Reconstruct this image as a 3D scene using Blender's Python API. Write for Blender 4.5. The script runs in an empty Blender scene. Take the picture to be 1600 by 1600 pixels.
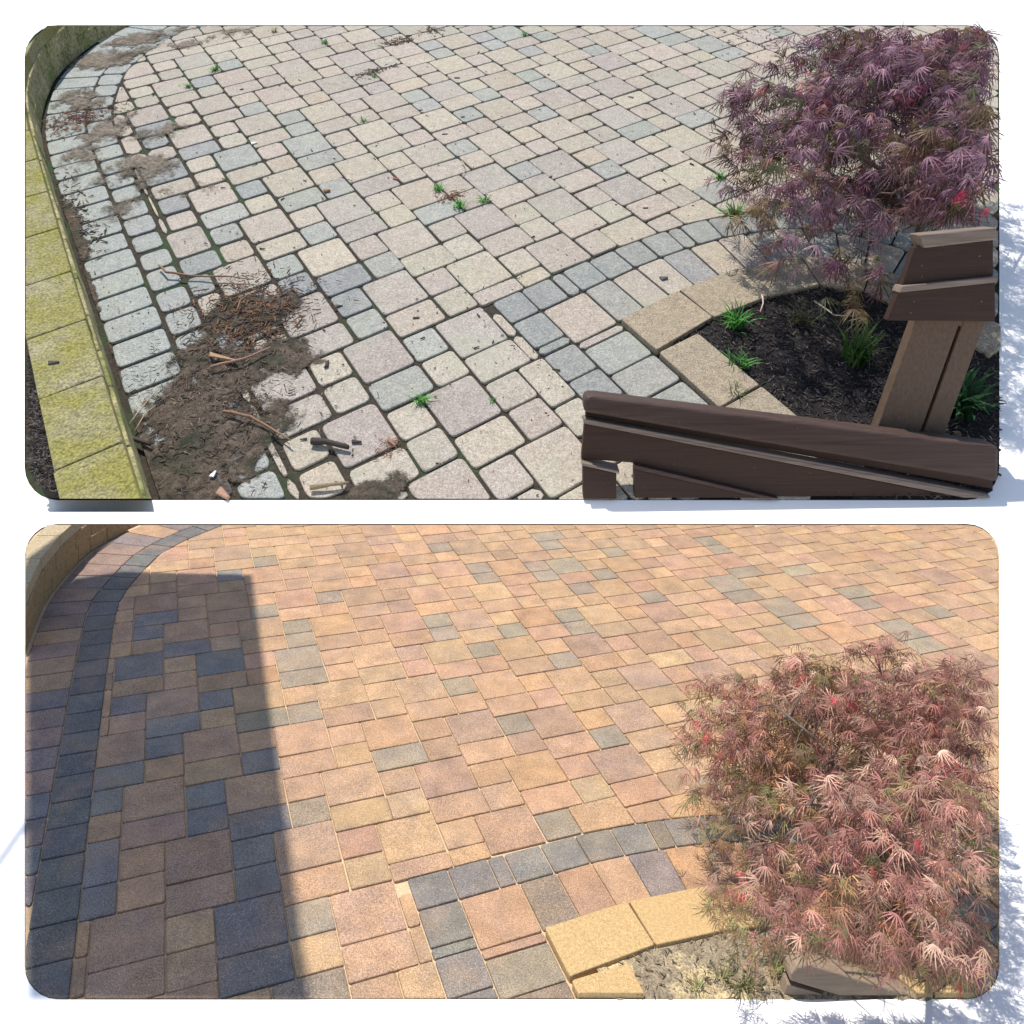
import bpy, bmesh, math, random
import numpy as np
from mathutils import Matrix, Vector

random.seed(7)
rng = np.random.default_rng(7)
scene = bpy.context.scene
COL = scene.collection

# ------------------------------------------------------------------ camera, sky, sun, exposure
FOC, PX, PY = 1330.0, 800.0, 500.0            # focal length and optical axis in 1600-px units
K = np.array([[FOC, 0, PX], [0, FOC, PY], [0, 0, 1.0]])
KI = np.linalg.inv(K)
RW = np.array([[9.98215284e-01, 5.97180589e-02, 0.0],
               [1.00356470e-02, -1.67750533e-01, 9.85778395e-01],
               [5.88687723e-02, -9.84019061e-01, -1.68050455e-01]])   # camera axes -> world
CAM_H = 2.63277
cam_d = bpy.data.cameras.new('camera'); cam = bpy.data.objects.new('camera', cam_d)
COL.objects.link(cam); scene.camera = cam
cam_d.sensor_fit = 'HORIZONTAL'; cam_d.sensor_width = 36.0
cam_d.lens = 36.0 * FOC / 1600.0
cam_d.shift_y = -(800.0 - PY) / 1600.0
cam_d.clip_start = 0.05; cam_d.clip_end = 500.0
right, upv, back = RW @ np.array([1, 0, 0]), RW @ np.array([0, -1, 0]), RW @ np.array([0, 0, -1])
cam.matrix_world = Matrix(((right[0], upv[0], back[0], 0), (right[1], upv[1], back[1], 0),
                           (right[2], upv[2], back[2], CAM_H), (0, 0, 0, 1)))

SUN_EL = math.radians(73)
SUN_DIR = Vector((-0.925 * math.cos(SUN_EL), 0.38 * math.cos(SUN_EL), math.sin(SUN_EL)))   # towards the sun
world = bpy.data.worlds.new('World'); scene.world = world; world.use_nodes = True
nt = world.node_tree; nt.nodes.clear()
sky = nt.nodes.new('ShaderNodeTexSky'); sky.sky_type = 'NISHITA'; sky.sun_disc = False
sky.sun_elevation = SUN_EL; sky.sun_rotation = math.atan2(SUN_DIR.x, SUN_DIR.y)
bgn = nt.nodes.new('ShaderNodeBackground'); bgn.inputs['Strength'].default_value = 0.13
wo = nt.nodes.new('ShaderNodeOutputWorld')
nt.links.new(sky.outputs[0], bgn.inputs[0]); nt.links.new(bgn.outputs[0], wo.inputs[0])
sun_d = bpy.data.lights.new('sun', 'SUN'); sun_d.energy = 4.2; sun_d.angle = math.radians(0.55); sun_d.color = (1.0, 0.935, 0.845)
sun = bpy.data.objects.new('sun', sun_d); COL.objects.link(sun); sun.location = (-8, 4, 12)
sun.rotation_euler = SUN_DIR.to_track_quat('Z', 'Y').to_euler()
scene.view_settings.view_transform = 'Standard'; scene.view_settings.look = 'None'
scene.view_settings.exposure = 0.42; scene.view_settings.gamma = 1.0
scene.render.engine = 'CYCLES'
scene.render.resolution_x = 1024; scene.render.resolution_y = 1024

# ------------------------------------------------------------------ the two terraces as plan frames (plan unit: 1 inch of paver)
IN = 0.0254
BL = np.array([[2.45988449e-02, 9.16711227e-03, -1.47623322e+00],
               [-1.60521627e-04, 4.34688742e-03, 1.68591021e+00],
               [9.55701153e-03, -2.22419120e-02, 5.27759974e+00]])
BU = np.array([[0.01982974, 0.01353615, -1.54771469],
               [-0.00876935, 0.01417837, -1.36981313],
               [0.01054758, -0.01821246, 5.08667998]])

class Frame:
    def __init__(self, B, s, origin):
        self.B = B * s; self.s = s
        n = np.cross(B[:, 0], B[:, 1]); n /= np.linalg.norm(n)
        if n[1] > 0: n = -n
        self.n = n
        z = np.array([0, 0, 1.0]); y = z - n * (z @ n); y /= np.linalg.norm(y); x = np.cross(y, n)
        self.ax = np.array([x, y, n])
        self.O = self.B @ np.array([origin[0], origin[1], 1.0]) if origin else -n * (n @ -(self.B[:, 2])) * -1
        if origin is None:                        # foot of the camera on this plane
            self.O = n * (n @ self.B[:, 2])
        r = RW @ self.ax.T
        t = RW @ self.O + np.array([0, 0, CAM_H])
        self.M = Matrix([[r[i, 0] * s, r[i, 1] * s, r[i, 2] * s, t[i]] for i in range(3)] + [[0, 0, 0, 1]])
        a = (self.ax @ self.B) / s                # plan -> local metres
        o = (self.ax @ self.O) / s
        self.A = a[:2, :2]; self.t = a[:2, 2] - o[:2]
        self.Ai = np.linalg.inv(self.A)
    def loc(self, u, v, z=0.0):                   # plan inches -> local metres (z in inches)
        p = self.A @ np.array([u, v]) + self.t
        return Vector((p[0], p[1], z * IN))
    def ray(self, px, py): return KI @ np.array([px, py, 1.0])
    def to_local(self, P): return Vector(tuple((self.ax @ (P - self.O)) / self.s))
    def pix(self, px, py, z=0.0):                 # where the line of sight meets height z (metres)
        r = self.ray(px, py)
        h0 = self.ax[2] @ (-self.O) / self.s      # camera height over the plane
        k = (z - h0) * self.s / (self.ax[2] @ r)
        return self.to_local(r * k)
    def plan(self, p): q = self.Ai @ (np.array([p[0], p[1]]) - self.t); return (q[0], q[1])
    def pixplan(self, px, py, z=0.0): return self.plan(self.pix(px, py, z * IN))
    def pixvert(self, px, py, p0, p1):            # line of sight meets the upright plane over p0-p1
        c = self.to_local(np.zeros(3)); d = self.pix(px, py) - c
        nn = self.plumb(p0, p1)
        k = nn.dot(p0 - c) / nn.dot(d)
        return c + d * k
    def plumb(self, p0, p1):                      # normal of the plumb plane through p0-p1, pointing away from the viewer
        up = self.M.to_3x3().inverted() @ Vector((0, 0, 1)); n = (p1 - p0).cross(up).normalized()
        return n if n.y > 0 else -n
    def proj(self, p):
        P = self.O + self.ax.T @ (np.array(p) * self.s)
        q = K @ P
        return q[0] / q[2], q[1] / q[2]

S_UP = 2.9
FL = Frame(BL, 1.0, None)
FU = Frame(BU, S_UP, (20, 60))

# ------------------------------------------------------------------ helpers
def link(name, me, mat=None, parent=None, M=None, **props):
    o = bpy.data.objects.new(name, me); COL.objects.link(o)
    if mat is not None and me is not None and not me.materials: me.materials.append(mat)
    if parent is not None: o.parent = parent
    if M is not None:
        if parent is None: o.matrix_world = M
        else: o.matrix_local = M
    for k, v in props.items(): o[k] = v
    return o
def mesh(name, V, F, smooth=False):
    me = bpy.data.meshes.new(name); me.from_pydata([tuple(v) for v in V], [], F); me.update()
    if smooth:
        me.polygons.foreach_set('use_smooth', [True] * len(me.polygons))
    return me
def vcol(me, cols, name='col'):
    a = me.color_attributes.new(name, 'FLOAT_COLOR', 'POINT')
    a.data.foreach_set('color', np.array([[c[0], c[1], c[2], 1.0] for c in cols], dtype=np.float32).ravel())
class Acc:                                        # collects geometry of ONE piece or ONE uncountable mass
    def __init__(s): s.V = []; s.F = []; s.C = []
    def add(s, V, F, c=None):
        b = len(s.V); s.V += [tuple(v) for v in V]; s.F += [tuple(i + b for i in f) for f in F]
        if c is not None: s.C += [c] * len(V)
    def mesh(s, name, smooth=False):
        me = mesh(name, s.V, s.F, smooth)
        if s.C: vcol(me, s.C)
        return me
def T(p): return Matrix.Translation(p)
def tag(o, label, cat=None, group=None, kind=None):
    if label: o['label'] = label
    if cat: o['category'] = cat
    if group: o['group'] = group
    if kind: o['kind'] = kind
    return o
def clip(poly, a, b):                             # keep the left side of a->b
    out = []; n = len(poly)
    ex, ey = b[0] - a[0], b[1] - a[1]
    sd = [ex * (p[1] - a[1]) - ey * (p[0] - a[0]) for p in poly]
    for i in range(n):
        p, q, s, t = poly[i], poly[(i + 1) % n], sd[i], sd[(i + 1) % n]
        if s >= 0: out.append(p)
        if (s > 0 and t < 0) or (s < 0 and t > 0):
            k = s / (s - t); out.append((p[0] + k * (q[0] - p[0]), p[1] + k * (q[1] - p[1])))
    return out
def area(poly): return 0.5 * sum(poly[i][0] * poly[(i + 1) % len(poly)][1] - poly[(i + 1) % len(poly)][0] * poly[i][1] for i in range(len(poly)))
def clip_convex(poly, conv):
    for i in range(len(conv)):
        if len(poly) < 3: return []
        poly = clip(poly, conv[i], conv[(i + 1) % len(conv)])
    return poly
def tidy(poly, eps=0.12):
    out = []
    for p in poly:
        if not out or math.hypot(p[0] - out[-1][0], p[1] - out[-1][1]) > eps: out.append(p)
    while len(out) > 1 and math.hypot(out[0][0] - out[-1][0], out[0][1] - out[-1][1]) <= eps: out.pop()
    return out
def inside(p, poly):
    c = False; n = len(poly)
    for i in range(n):
        a, b = poly[i], poly[(i + 1) % n]
        if (a[1] > p[1]) != (b[1] > p[1]) and p[0] < (b[0] - a[0]) * (p[1] - a[1]) / (b[1] - a[1]) + a[0]: c = not c
    return c
def inset(poly, d):                               # shrink a convex polygon (counter-clockwise) by d
    n = len(poly); r = list(poly)
    for i in range(n):
        a, b = poly[i], poly[(i + 1) % n]
        L = math.hypot(b[0] - a[0], b[1] - a[1])
        if L < 1e-6: continue
        nx, ny = -(b[1] - a[1]) / L * d, (b[0] - a[0]) / L * d
        r = clip(r, (a[0] + nx, a[1] + ny), (b[0] + nx, b[1] + ny))
        if len(r) < 3: return []
    return r
def rounded(poly, rad, seg=2):
    out = []; n = len(poly)
    for i in range(n):
        p, a, b = poly[i], poly[i - 1], poly[(i + 1) % n]
        la, lb = math.hypot(a[0] - p[0], a[1] - p[1]), math.hypot(b[0] - p[0], b[1] - p[1])
        ra, rb = min(rad, la * 0.38), min(rad, lb * 0.38)
        A = (p[0] + (a[0] - p[0]) * ra / la, p[1] + (a[1] - p[1]) * ra / la)
        B = (p[0] + (b[0] - p[0]) * rb / lb, p[1] + (b[1] - p[1]) * rb / lb)
        for k in range(seg + 1):
            t = k / seg
            out.append(((1 - t) ** 2 * A[0] + 2 * t * (1 - t) * p[0] + t * t * B[0], (1 - t) ** 2 * A[1] + 2 * t * (1 - t) * p[1] + t * t * B[1]))
    return out
def prism(fr, poly, z0, z1, ch, rad, origin, seg=2, wob=0.0, r=random):   # a stone: side wall, worn shoulder, top face
    if area(poly) < 0: poly = poly[::-1]
    p = rounded(tidy(poly), rad, seg); n = len(p)
    cx, cy = sum(q[0] for q in p) / n, sum(q[1] for q in p) / n
    if wob:
        p = [(q[0] + r.uniform(-wob, wob), q[1] + r.uniform(-wob, wob)) for q in p]
    def ring(k, z):
        L = []
        for q in p:
            dx, dy = cx - q[0], cy - q[1]; d = math.hypot(dx, dy) or 1
            L.append(fr.loc(q[0] + dx / d * k, q[1] + dy / d * k, z) - origin)
        return L
    V = ring(0, z0) + ring(0, z1 - ch) + ring(ch * 0.45, z1 - ch * 0.32) + ring(ch * 1.5, z1)
    F = []
    flip = np.linalg.det(fr.A) < 0
    for l in range(3):
        for i in range(n):
            j = (i + 1) % n; f = (l * n + i, l * n + j, (l + 1) * n + j, (l + 1) * n + i); F.append(f[::-1] if flip else f)
    top = tuple(range(3 * n, 4 * n)); F.append(top[::-1] if flip else top)
    return V, F
def tube(path, radii, seg=6, cap=True):
    V, F = [], []; n = len(path)
    for i, p in enumerate(path):
        d = (path[min(i + 1, n - 1)] - path[max(i - 1, 0)]).normalized()
        x = d.orthogonal().normalized() if i == 0 else (x - d * x.dot(d)).normalized()
        y = d.cross(x)
        for k in range(seg):
            a = 2 * math.pi * k / seg; V.append(p + (x * math.cos(a) + y * math.sin(a)) * radii[i])
    for i in range(n - 1):
        for k in range(seg):
            F.append((i * seg + k, i * seg + (k + 1) % seg, (i + 1) * seg + (k + 1) % seg, (i + 1) * seg + k))
    if cap: F.append(tuple(range(seg))[::-1]); F.append(tuple((n - 1) * seg + k for k in range(seg)))
    return V, F
def box8(c):                                      # 8 corners: bottom 0-3, top 4-7
    return c, [(3, 2, 1, 0), (4, 5, 6, 7), (0, 1, 5, 4), (1, 2, 6, 5), (2, 3, 7, 6), (3, 0, 4, 7)]
def bevel(me, w, seg=2):
    bm = bmesh.new(); bm.from_mesh(me); bmesh.ops.recalc_face_normals(bm, faces=bm.faces)
    bmesh.ops.bevel(bm, geom=list(bm.edges), offset=w, segments=seg, affect='EDGES', profile=0.6); bm.to_mesh(me); bm.free(); return me
def fbm(x, y, s=0):                               # cheap smooth noise, about -1..1
    return (math.sin(x * 1.0 + 1.7 * math.sin(y * 0.63 + s) + s) * 0.45 + math.sin(y * 1.31 + 1.3 * math.sin(x * 0.87 + 2 * s) + 3 * s) * 0.35
            + math.sin(x * 2.9 + y * 2.3 + 1.1 * math.sin(y * 3.1 - x)) * 0.2)

# ------------------------------------------------------------------ materials
class Mat:
    def __init__(s, name, rough=0.85, spec=0.3):
        s.m = bpy.data.materials.new(name); s.m.use_nodes = True; s.t = s.m.node_tree
        s.b = s.t.nodes['Principled BSDF']; s.b.inputs['Roughness'].default_value = rough
        s.b.inputs['Specular IOR Level'].default_value = spec
    def n(s, kind, **kw):
        x = s.t.nodes.new(kind)
        for k, v in kw.items(): setattr(x, k, v)
        return x
    def l(s, a, b): s.t.links.new(a, b)
    def pos(s): return s.n('ShaderNodeNewGeometry').outputs['Position']
    def noise(s, vec, scale, detail=4, rough=0.6):
        x = s.n('ShaderNodeTexNoise'); x.inputs['Scale'].default_value = scale; x.inputs['Detail'].default_value = detail
        x.inputs['Roughness'].default_value = rough; s.l(vec, x.inputs['Vector']); return x.outputs['Fac']
    def ramp(s, fac, *stops):
        x = s.n('ShaderNodeValToRGB'); e = x.color_ramp.elements
        while len(e) < len(stops): e.new(0.5)
        for i, (p, c) in enumerate(stops):
            e[i].position = p; e[i].color = (c, c, c, 1) if isinstance(c, (int, float)) else (c[0], c[1], c[2], 1)
        s.l(fac, x.inputs[0]); return x.outputs[0]
    def mix(s, fac, a, b, mode='MIX'):
        x = s.n('ShaderNodeMix', data_type='RGBA', blend_type=mode)
        for i, v in ((0, fac), (6, a), (7, b)):
            if isinstance(v, (int, float)): x.inputs[i].default_value = v
            elif isinstance(v, tuple): x.inputs[i].default_value = (v[0], v[1], v[2], 1)
            else: s.l(v, x.inputs[i])
        return x.outputs[2]
    def col(s, c):
        if isinstance(c, tuple): s.b.inputs['Base Color'].default_value = (c[0], c[1], c[2], 1)
        else: s.l(c, s.b.inputs['Base Color'])
    def bump(s, h, strength=0.4, dist=0.003):
        x = s.n('ShaderNodeBump'); x.inputs['Strength'].default_value = strength; x.inputs['Distance'].default_value = dist
        s.l(h, x.inputs['Height']); s.l(x.outputs[0], s.b.inputs['Normal'])
    def src(s, joined):
        if joined: return s.n('ShaderNodeAttribute', attribute_name='col').outputs['Color']
        return s.n('ShaderNodeObjectInfo').outputs['Color']

def paver_clean(joined, name):
    m = Mat(name, 0.8, 0.35); p = m.pos(); c = m.src(joined)
    big = m.ramp(m.noise(p, 9, 3), (0.3, 0.8), (0.7, 1.17))
    c = m.mix(1.0, c, big, 'MULTIPLY')
    hue = m.ramp(m.noise(p, 7.5, 2, 0.5), (0.42, 0.0), (0.62, 0.75)); c = m.mix(hue, c, m.mix(1.0, c, (0.86, 0.9, 1.02), 'MULTIPLY'))
    warm = m.ramp(m.noise(p, 5.1, 2, 0.5), (0.52, 0.0), (0.66, 0.22)); c = m.mix(warm, c, (0.41, 0.245, 0.14))
    mid = m.ramp(m.noise(p, 60, 4, 0.7), (0.35, 0.9), (0.65, 1.1)); c = m.mix(1.0, c, mid, 'MULTIPLY')
    fine = m.noise(p, 330, 3, 0.75)
    c = m.mix(1.0, c, m.ramp(fine, (0.33, 0.45), (0.5, 1.0), (0.67, 1.6)), 'MULTIPLY')
    c = m.mix(1.0, c, m.ramp(m.noise(p, 150, 3, 0.7), (0.34, 0.7), (0.66, 1.28)), 'MULTIPLY')
    fl = m.ramp(m.noise(p, 260, 2, 0.5), (0.66, 0.0), (0.72, 1.0)); c = m.mix(fl, c, (0.62, 0.55, 0.46))
    m.col(c); m.bump(fine, 0.7, 0.003)
    m.l(m.ramp(m.noise(p, 35, 2), (0.3, 0.72), (0.7, 0.9)), m.b.inputs['Roughness'])
    return m.m
def paver_dirty(joined, name):
    k = 1 / S_UP
    m = Mat(name, 0.9, 0.2); p = m.pos(); c = m.src(joined)
    dust = m.ramp(m.noise(p, 7 * k, 4, 0.65), (0.3, 0.12), (0.75, 0.42))
    c = m.mix(dust, c, (0.38, 0.365, 0.335))
    c = m.mix(1.0, c, m.ramp(m.noise(p, 30 * k, 4, 0.7), (0.3, 0.84), (0.7, 1.12)), 'MULTIPLY')
    fine = m.noise(p, 300 * k, 3, 0.75)
    c = m.mix(1.0, c, m.ramp(fine, (0.32, 0.55), (0.5, 1.0), (0.68, 1.42)), 'MULTIPLY')
    c = m.mix(1.0, c, m.ramp(m.noise(p, 120 * k, 3, 0.7), (0.34, 0.76), (0.66, 1.2)), 'MULTIPLY')
    mossmask = m.ramp(m.noise(p, 3.2 * k, 5, 0.7), (0.5, 0.0), (0.75, 0.5)); c = m.mix(mossmask, c, (0.33, 0.35, 0.26))
    spk = m.ramp(m.noise(p, 110 * k, 4, 0.7), (0.63, 0.0), (0.7, 0.85))
    reg = m.ramp(m.noise(p, 4 * k, 3), (0.42, 0.0), (0.62, 1.0))
    spk = m.mix(1.0, spk, reg, 'MULTIPLY'); c = m.mix(spk, c, (0.05, 0.042, 0.034))
    m.col(c); m.bump(fine, 0.5, 0.0022 * S_UP)
    return m.m
def speckle(name, c0, c1, scale, rough=0.9, bumpd=0.004, extra=None, k=1.0):
    m = Mat(name, rough, 0.2); p = m.pos()
    a = m.noise(p, scale * k, 6, 0.7); c = m.ramp(a, (0.3, c0), (0.7, c1))
    if extra:
        (ce, es, lo, hi) = extra; c = m.mix(m.ramp(m.noise(p, es * k, 5, 0.7), (lo, 0.0), (hi, 1.0)), c, ce)
    f = m.noise(p, scale * 4.5 * k, 3, 0.7); c = m.mix(1.0, c, m.ramp(f, (0.32, 0.52), (0.68, 1.5)), 'MULTIPLY')
    m.col(c); m.bump(a, 0.8, bumpd / k); return m.m
def attr_mat(name, rough=0.75, vary=30, transl=0.0, joined=True, spec=0.25):
    m = Mat(name, rough, spec); c = m.src(joined); p = m.pos()
    c = m.mix(1.0, c, m.ramp(m.noise(p, vary, 3), (0.3, 0.7), (0.7, 1.3)), 'MULTIPLY'); m.col(c)
    if transl:
        tr = m.n('ShaderNodeBsdfTranslucent'); m.l(c, tr.inputs[0]); mx = m.n('ShaderNodeMixShader'); mx.inputs[0].default_value = transl
        out = m.t.nodes['Material Output']; m.l(m.b.outputs[0], mx.inputs[1]); m.l(tr.outputs[0], mx.inputs[2]); m.l(mx.outputs[0], out.inputs[0])
    return m.m
def painted_wood(name, c0, c1, k=1.0, grain=(1.5, 60, 60)):
    m = Mat(name, 0.55, 0.22); g = m.n('ShaderNodeTexCoord').outputs['Object']
    mp = m.n('ShaderNodeMapping'); mp.inputs['Scale'].default_value = grain; m.l(g, mp.inputs[0])
    a = m.noise(mp.outputs[0], 2.0, 5, 0.65); c = m.ramp(a, (0.3, c0), (0.7, c1))
    p = m.pos(); dust = m.ramp(m.noise(p, 55 * k, 4, 0.7), (0.64, 0.0), (0.76, 0.3)); c = m.mix(dust, c, (0.2, 0.15, 0.11))
    m.col(c); m.bump(a, 0.25, 0.002); m.l(m.ramp(a, (0.3, 0.45), (0.7, 0.7)), m.b.inputs['Roughness']); return m.m

KU = 1 / S_UP
M_PC, M_PCJ = paver_clean(False, 'clean_paver'), paver_clean(True, 'clean_paver_far')
M_PD, M_PDJ = paver_dirty(False, 'weathered_paver'), paver_dirty(True, 'weathered_paver_far')
_w = Mat('white_concrete', 0.8, 0.2); _w.col(_w.ramp(_w.noise(_w.pos(), 3, 4), (0.3, (0.79, 0.79, 0.78)), (0.7, (0.83, 0.83, 0.82)))); M_WHITE = _w.m
M_SAND = speckle('polymeric_sand', (0.46, 0.33, 0.2), (0.62, 0.47, 0.3), 120, 0.95, 0.002)
M_JOINT = speckle('joint_soil', (0.022, 0.019, 0.015), (0.06, 0.05, 0.038), 60, 0.97, 0.004, ((0.03, 0.07, 0.025), 2.6, 0.52, 0.66), KU)
def soil_mat(name, c0, c1, damp, lo, hi):
    m = Mat(name, 0.97, 0.15); p = m.pos(); a = m.noise(p, 30 * KU, 6, 0.75); c = m.ramp(a, (0.3, c0), (0.7, c1))
    c = m.mix(m.ramp(m.noise(p, 5 * KU, 4, 0.7), (0.48, 0.0), (0.66, 1.0)), c, damp)
    c = m.mix(1.0, c, m.ramp(m.noise(p, 160 * KU, 3, 0.7), (0.3, 0.6), (0.7, 1.35)), 'MULTIPLY'); m.col(c); m.bump(a, 0.9, 0.05)
    th = m.n('ShaderNodeAttribute', attribute_name='col').outputs['Fac']       # how thick the film lies
    ad = m.n('ShaderNodeMath', operation='ADD'); m.l(th, ad.inputs[0])
    nz = m.n('ShaderNodeMath', operation='MULTIPLY_ADD'); m.l(m.noise(p, 38 * KU, 9, 0.85), nz.inputs[0]); nz.inputs[1].default_value = 2.4; nz.inputs[2].default_value = -1.2; m.l(nz.outputs[0], ad.inputs[1])
    al = m.ramp(ad.outputs[0], (lo, 0.0), (hi, 1.0)); m.l(al, m.b.inputs['Alpha']); return m.m
M_SOIL = soil_mat('bare_soil', (0.035, 0.028, 0.023), (0.17, 0.135, 0.105), (0.04, 0.045, 0.03), 0.38, 0.62)
M_FILM = soil_mat('dry_soil_film', (0.08, 0.066, 0.052), (0.3, 0.26, 0.21), (0.075, 0.065, 0.045), 0.42, 0.75)
M_MOSSY = speckle('mossy_capstone', (0.2, 0.185, 0.1), (0.42, 0.385, 0.24), 26, 0.97, 0.03, ((0.25, 0.235, 0.07), 6.5, 0.38, 0.6), KU)
M_MOSSWALL = speckle('mossy_wall_block', (0.22, 0.2, 0.1), (0.4, 0.35, 0.2), 12, 0.95, 0.006, ((0.14, 0.17, 0.05), 5.0, 0.45, 0.65), KU)
M_CAP = speckle('tan_capstone', (0.3, 0.24, 0.15), (0.45, 0.37, 0.24), 60, 0.9, 0.003)
M_BLOCK = speckle('tan_wall_block', (0.22, 0.15, 0.075), (0.36, 0.25, 0.13), 40, 0.9, 0.004)
M_TAN = speckle('tan_edging_stone', (0.36, 0.24, 0.11), (0.54, 0.38, 0.19), 90, 0.9, 0.003)
M_TAND = speckle('weathered_edging_stone', (0.2, 0.165, 0.12), (0.35, 0.295, 0.215), 40, 0.92, 0.003, ((0.25, 0.22, 0.165), 5, 0.45, 0.7), KU)
M_MULCH = speckle('dark_mulch', (0.006, 0.006, 0.007), (0.03, 0.026, 0.026), 70, 0.95, 0.01, None, KU)
M_CHIPS = attr_mat('bark_chips', 0.85, 40)
M_BED = speckle('sandy_bed_soil', (0.13, 0.105, 0.075), (0.34, 0.28, 0.19), 32, 0.97, 0.006, ((0.52, 0.41, 0.23), 4.5, 0.5, 0.62))
M_LEAF, M_LEAFO = attr_mat('maple_leaves', 0.55, 25, 0.28), attr_mat('maple_leaf', 0.55, 25, 0.28, False)
M_GRASS = attr_mat('grass_blades', 0.6, 30, 0.3)
M_BARK = speckle('maple_bark', (0.07, 0.05, 0.04), (0.2, 0.15, 0.12), 40, 0.85, 0.003)
M_TWIG = attr_mat('dry_wood', 0.8, 60)
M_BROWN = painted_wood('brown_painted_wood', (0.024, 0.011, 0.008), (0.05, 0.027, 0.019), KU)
M_CAPR = painted_wood('highlight_cap_rail', (0.035, 0.02, 0.016), (0.075, 0.05, 0.042), KU)  # lighter than the boards: glossy highlight of the cap put into the colour
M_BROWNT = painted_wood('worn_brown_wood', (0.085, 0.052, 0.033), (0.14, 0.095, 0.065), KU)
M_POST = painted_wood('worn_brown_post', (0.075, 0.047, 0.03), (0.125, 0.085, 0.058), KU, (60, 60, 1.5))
M_LIGHTR = painted_wood('lit_edge_rail', (0.13, 0.095, 0.075), (0.24, 0.19, 0.155), KU)  # paler brown: light on ledges and top edges painted into the colour
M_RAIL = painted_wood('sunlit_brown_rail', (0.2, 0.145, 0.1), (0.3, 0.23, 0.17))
M_ROCK = speckle('tan_rock', (0.28, 0.2, 0.11), (0.45, 0.34, 0.2), 20, 0.9, 0.006, None, KU)
M_CANVAS = speckle('canvas', (0.5, 0.48, 0.42), (0.6, 0.57, 0.5), 20, 0.9, 0.001)  # surface of the added shadow caster
M_STEEL = speckle('grey_steel', (0.2, 0.2, 0.2), (0.3, 0.3, 0.3), 20, 0.5, 0.0005)

# ------------------------------------------------------------------ plan of the patio (inches)
RIB_OUT = [(30, -78), (8, -64), (-5, -55.5), (-16.7, -46.2), (-22.9, -40.8), (-30, -32.4), (-33.8, -23.1), (-37.2, -13.1), (-39.4, -4.5), (-39.9, 8), (-40.2, 25), (-40.4, 60), (-40.6, 175)]
RIB_IN = [(33, -72.5), (11, -58.8), (-2, -50.5), (-13, -41.6), (-18.2, -37.2), (-24.6, -29.6), (-28.4, -20.4), (-31.6, -11.2), (-33.4, -3.3), (-33.9, 8), (-34.2, 25), (-34.5, 60), (-34.8, 175)]
WALL = [(24.6, -87), (1.5, -72), (-12, -64), (-24.5, -55.5), (-31.5, -48), (-39.5, -37), (-43.4, -27), (-46.4, -15.5), (-48.2, -5), (-48.8, 8), (-49, 25), (-49.3, 60), (-49.6, 175)]
BED_OUT = [(7.9, 96.6), (36, 96.2), (44, 96.8), (50, 97.5), (56, 98.6), (65, 101.2), (73, 105.6), (79, 111.5), (83.5, 119), (86.5, 129), (88, 145)]
def offset_line(L, d):
    out = []
    for i, p in enumerate(L):
        a, b = L[max(i - 1, 0)], L[min(i + 1, len(L) - 1)]; l = math.hypot(b[0] - a[0], b[1] - a[1])
        out.append((p[0] - (b[1] - a[1]) / l * d, p[1] + (b[0] - a[0]) / l * d))
    return out
BED_IN = offset_line(BED_OUT, 6.0); BED_SOL = offset_line(BED_OUT, 15.0); BED_TAN = offset_line(BED_OUT, 23.0)
BED_IN[0] = (7.9, 102.6)
SOL_A = [(14, 102.6)] + BED_IN[1:]; SOL_B = [(14, 111.6), ] + BED_SOL[1:]
TAN_A = [(23, 111.6)] + BED_SOL[1:]; TAN_B = [(23, 119.8)] + BED_TAN[1:]
def arc(L):
    d = [0]
    for i in range(1, len(L)): d.append(d[-1] + math.hypot(L[i][0] - L[i - 1][0], L[i][1] - L[i - 1][1]))
    return d
def at(L, d, s):
    s = max(0, min(s, d[-1])); i = max(j for j in range(len(d) - 1) if d[j] <= s or j == 0)
    k = (s - d[i]) / (d[i + 1] - d[i]); return (L[i][0] + k * (L[i + 1][0] - L[i][0]), L[i][1] + k * (L[i + 1][1] - L[i][1]))
def strip(A, B, step, jitter=0.0, cuts=None, seed=1):   # quads between two lines, divided along A
    r = random.Random(seed); dA, dB = arc(A), arc(B); out = []; s = 0.0; k = 0
    fr = [x / dA[-1] for x in dA]
    def onB(s):                                    # same parameter knot by knot
        f = s / dA[-1]; i = max(j for j in range(len(fr) - 1) if fr[j] <= f or j == 0); t = (f - fr[i]) / (fr[i + 1] - fr[i])
        return (B[i][0] + t * (B[i + 1][0] - B[i][0]), B[i][1] + t * (B[i + 1][1] - B[i][1]))
    while s < dA[-1] - 0.5:
        w = (cuts[k] if cuts and k < len(cuts) else step * (1 + r.uniform(-jitter, jitter))); e = min(s + w, dA[-1])
        out.append([at(A, dA, s), at(A, dA, e), onB(e), onB(s)]); s = e; k += 1
    return out
def bed_v(u):
    for i in range(len(BED_OUT) - 1):
        a, b = BED_OUT[i], BED_OUT[i + 1]
        if a[0] <= u <= b[0]: return a[1] + (b[1] - a[1]) * (u - a[0]) / (b[0] - a[0])
    return 96.6 if u < 8 else 900

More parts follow.
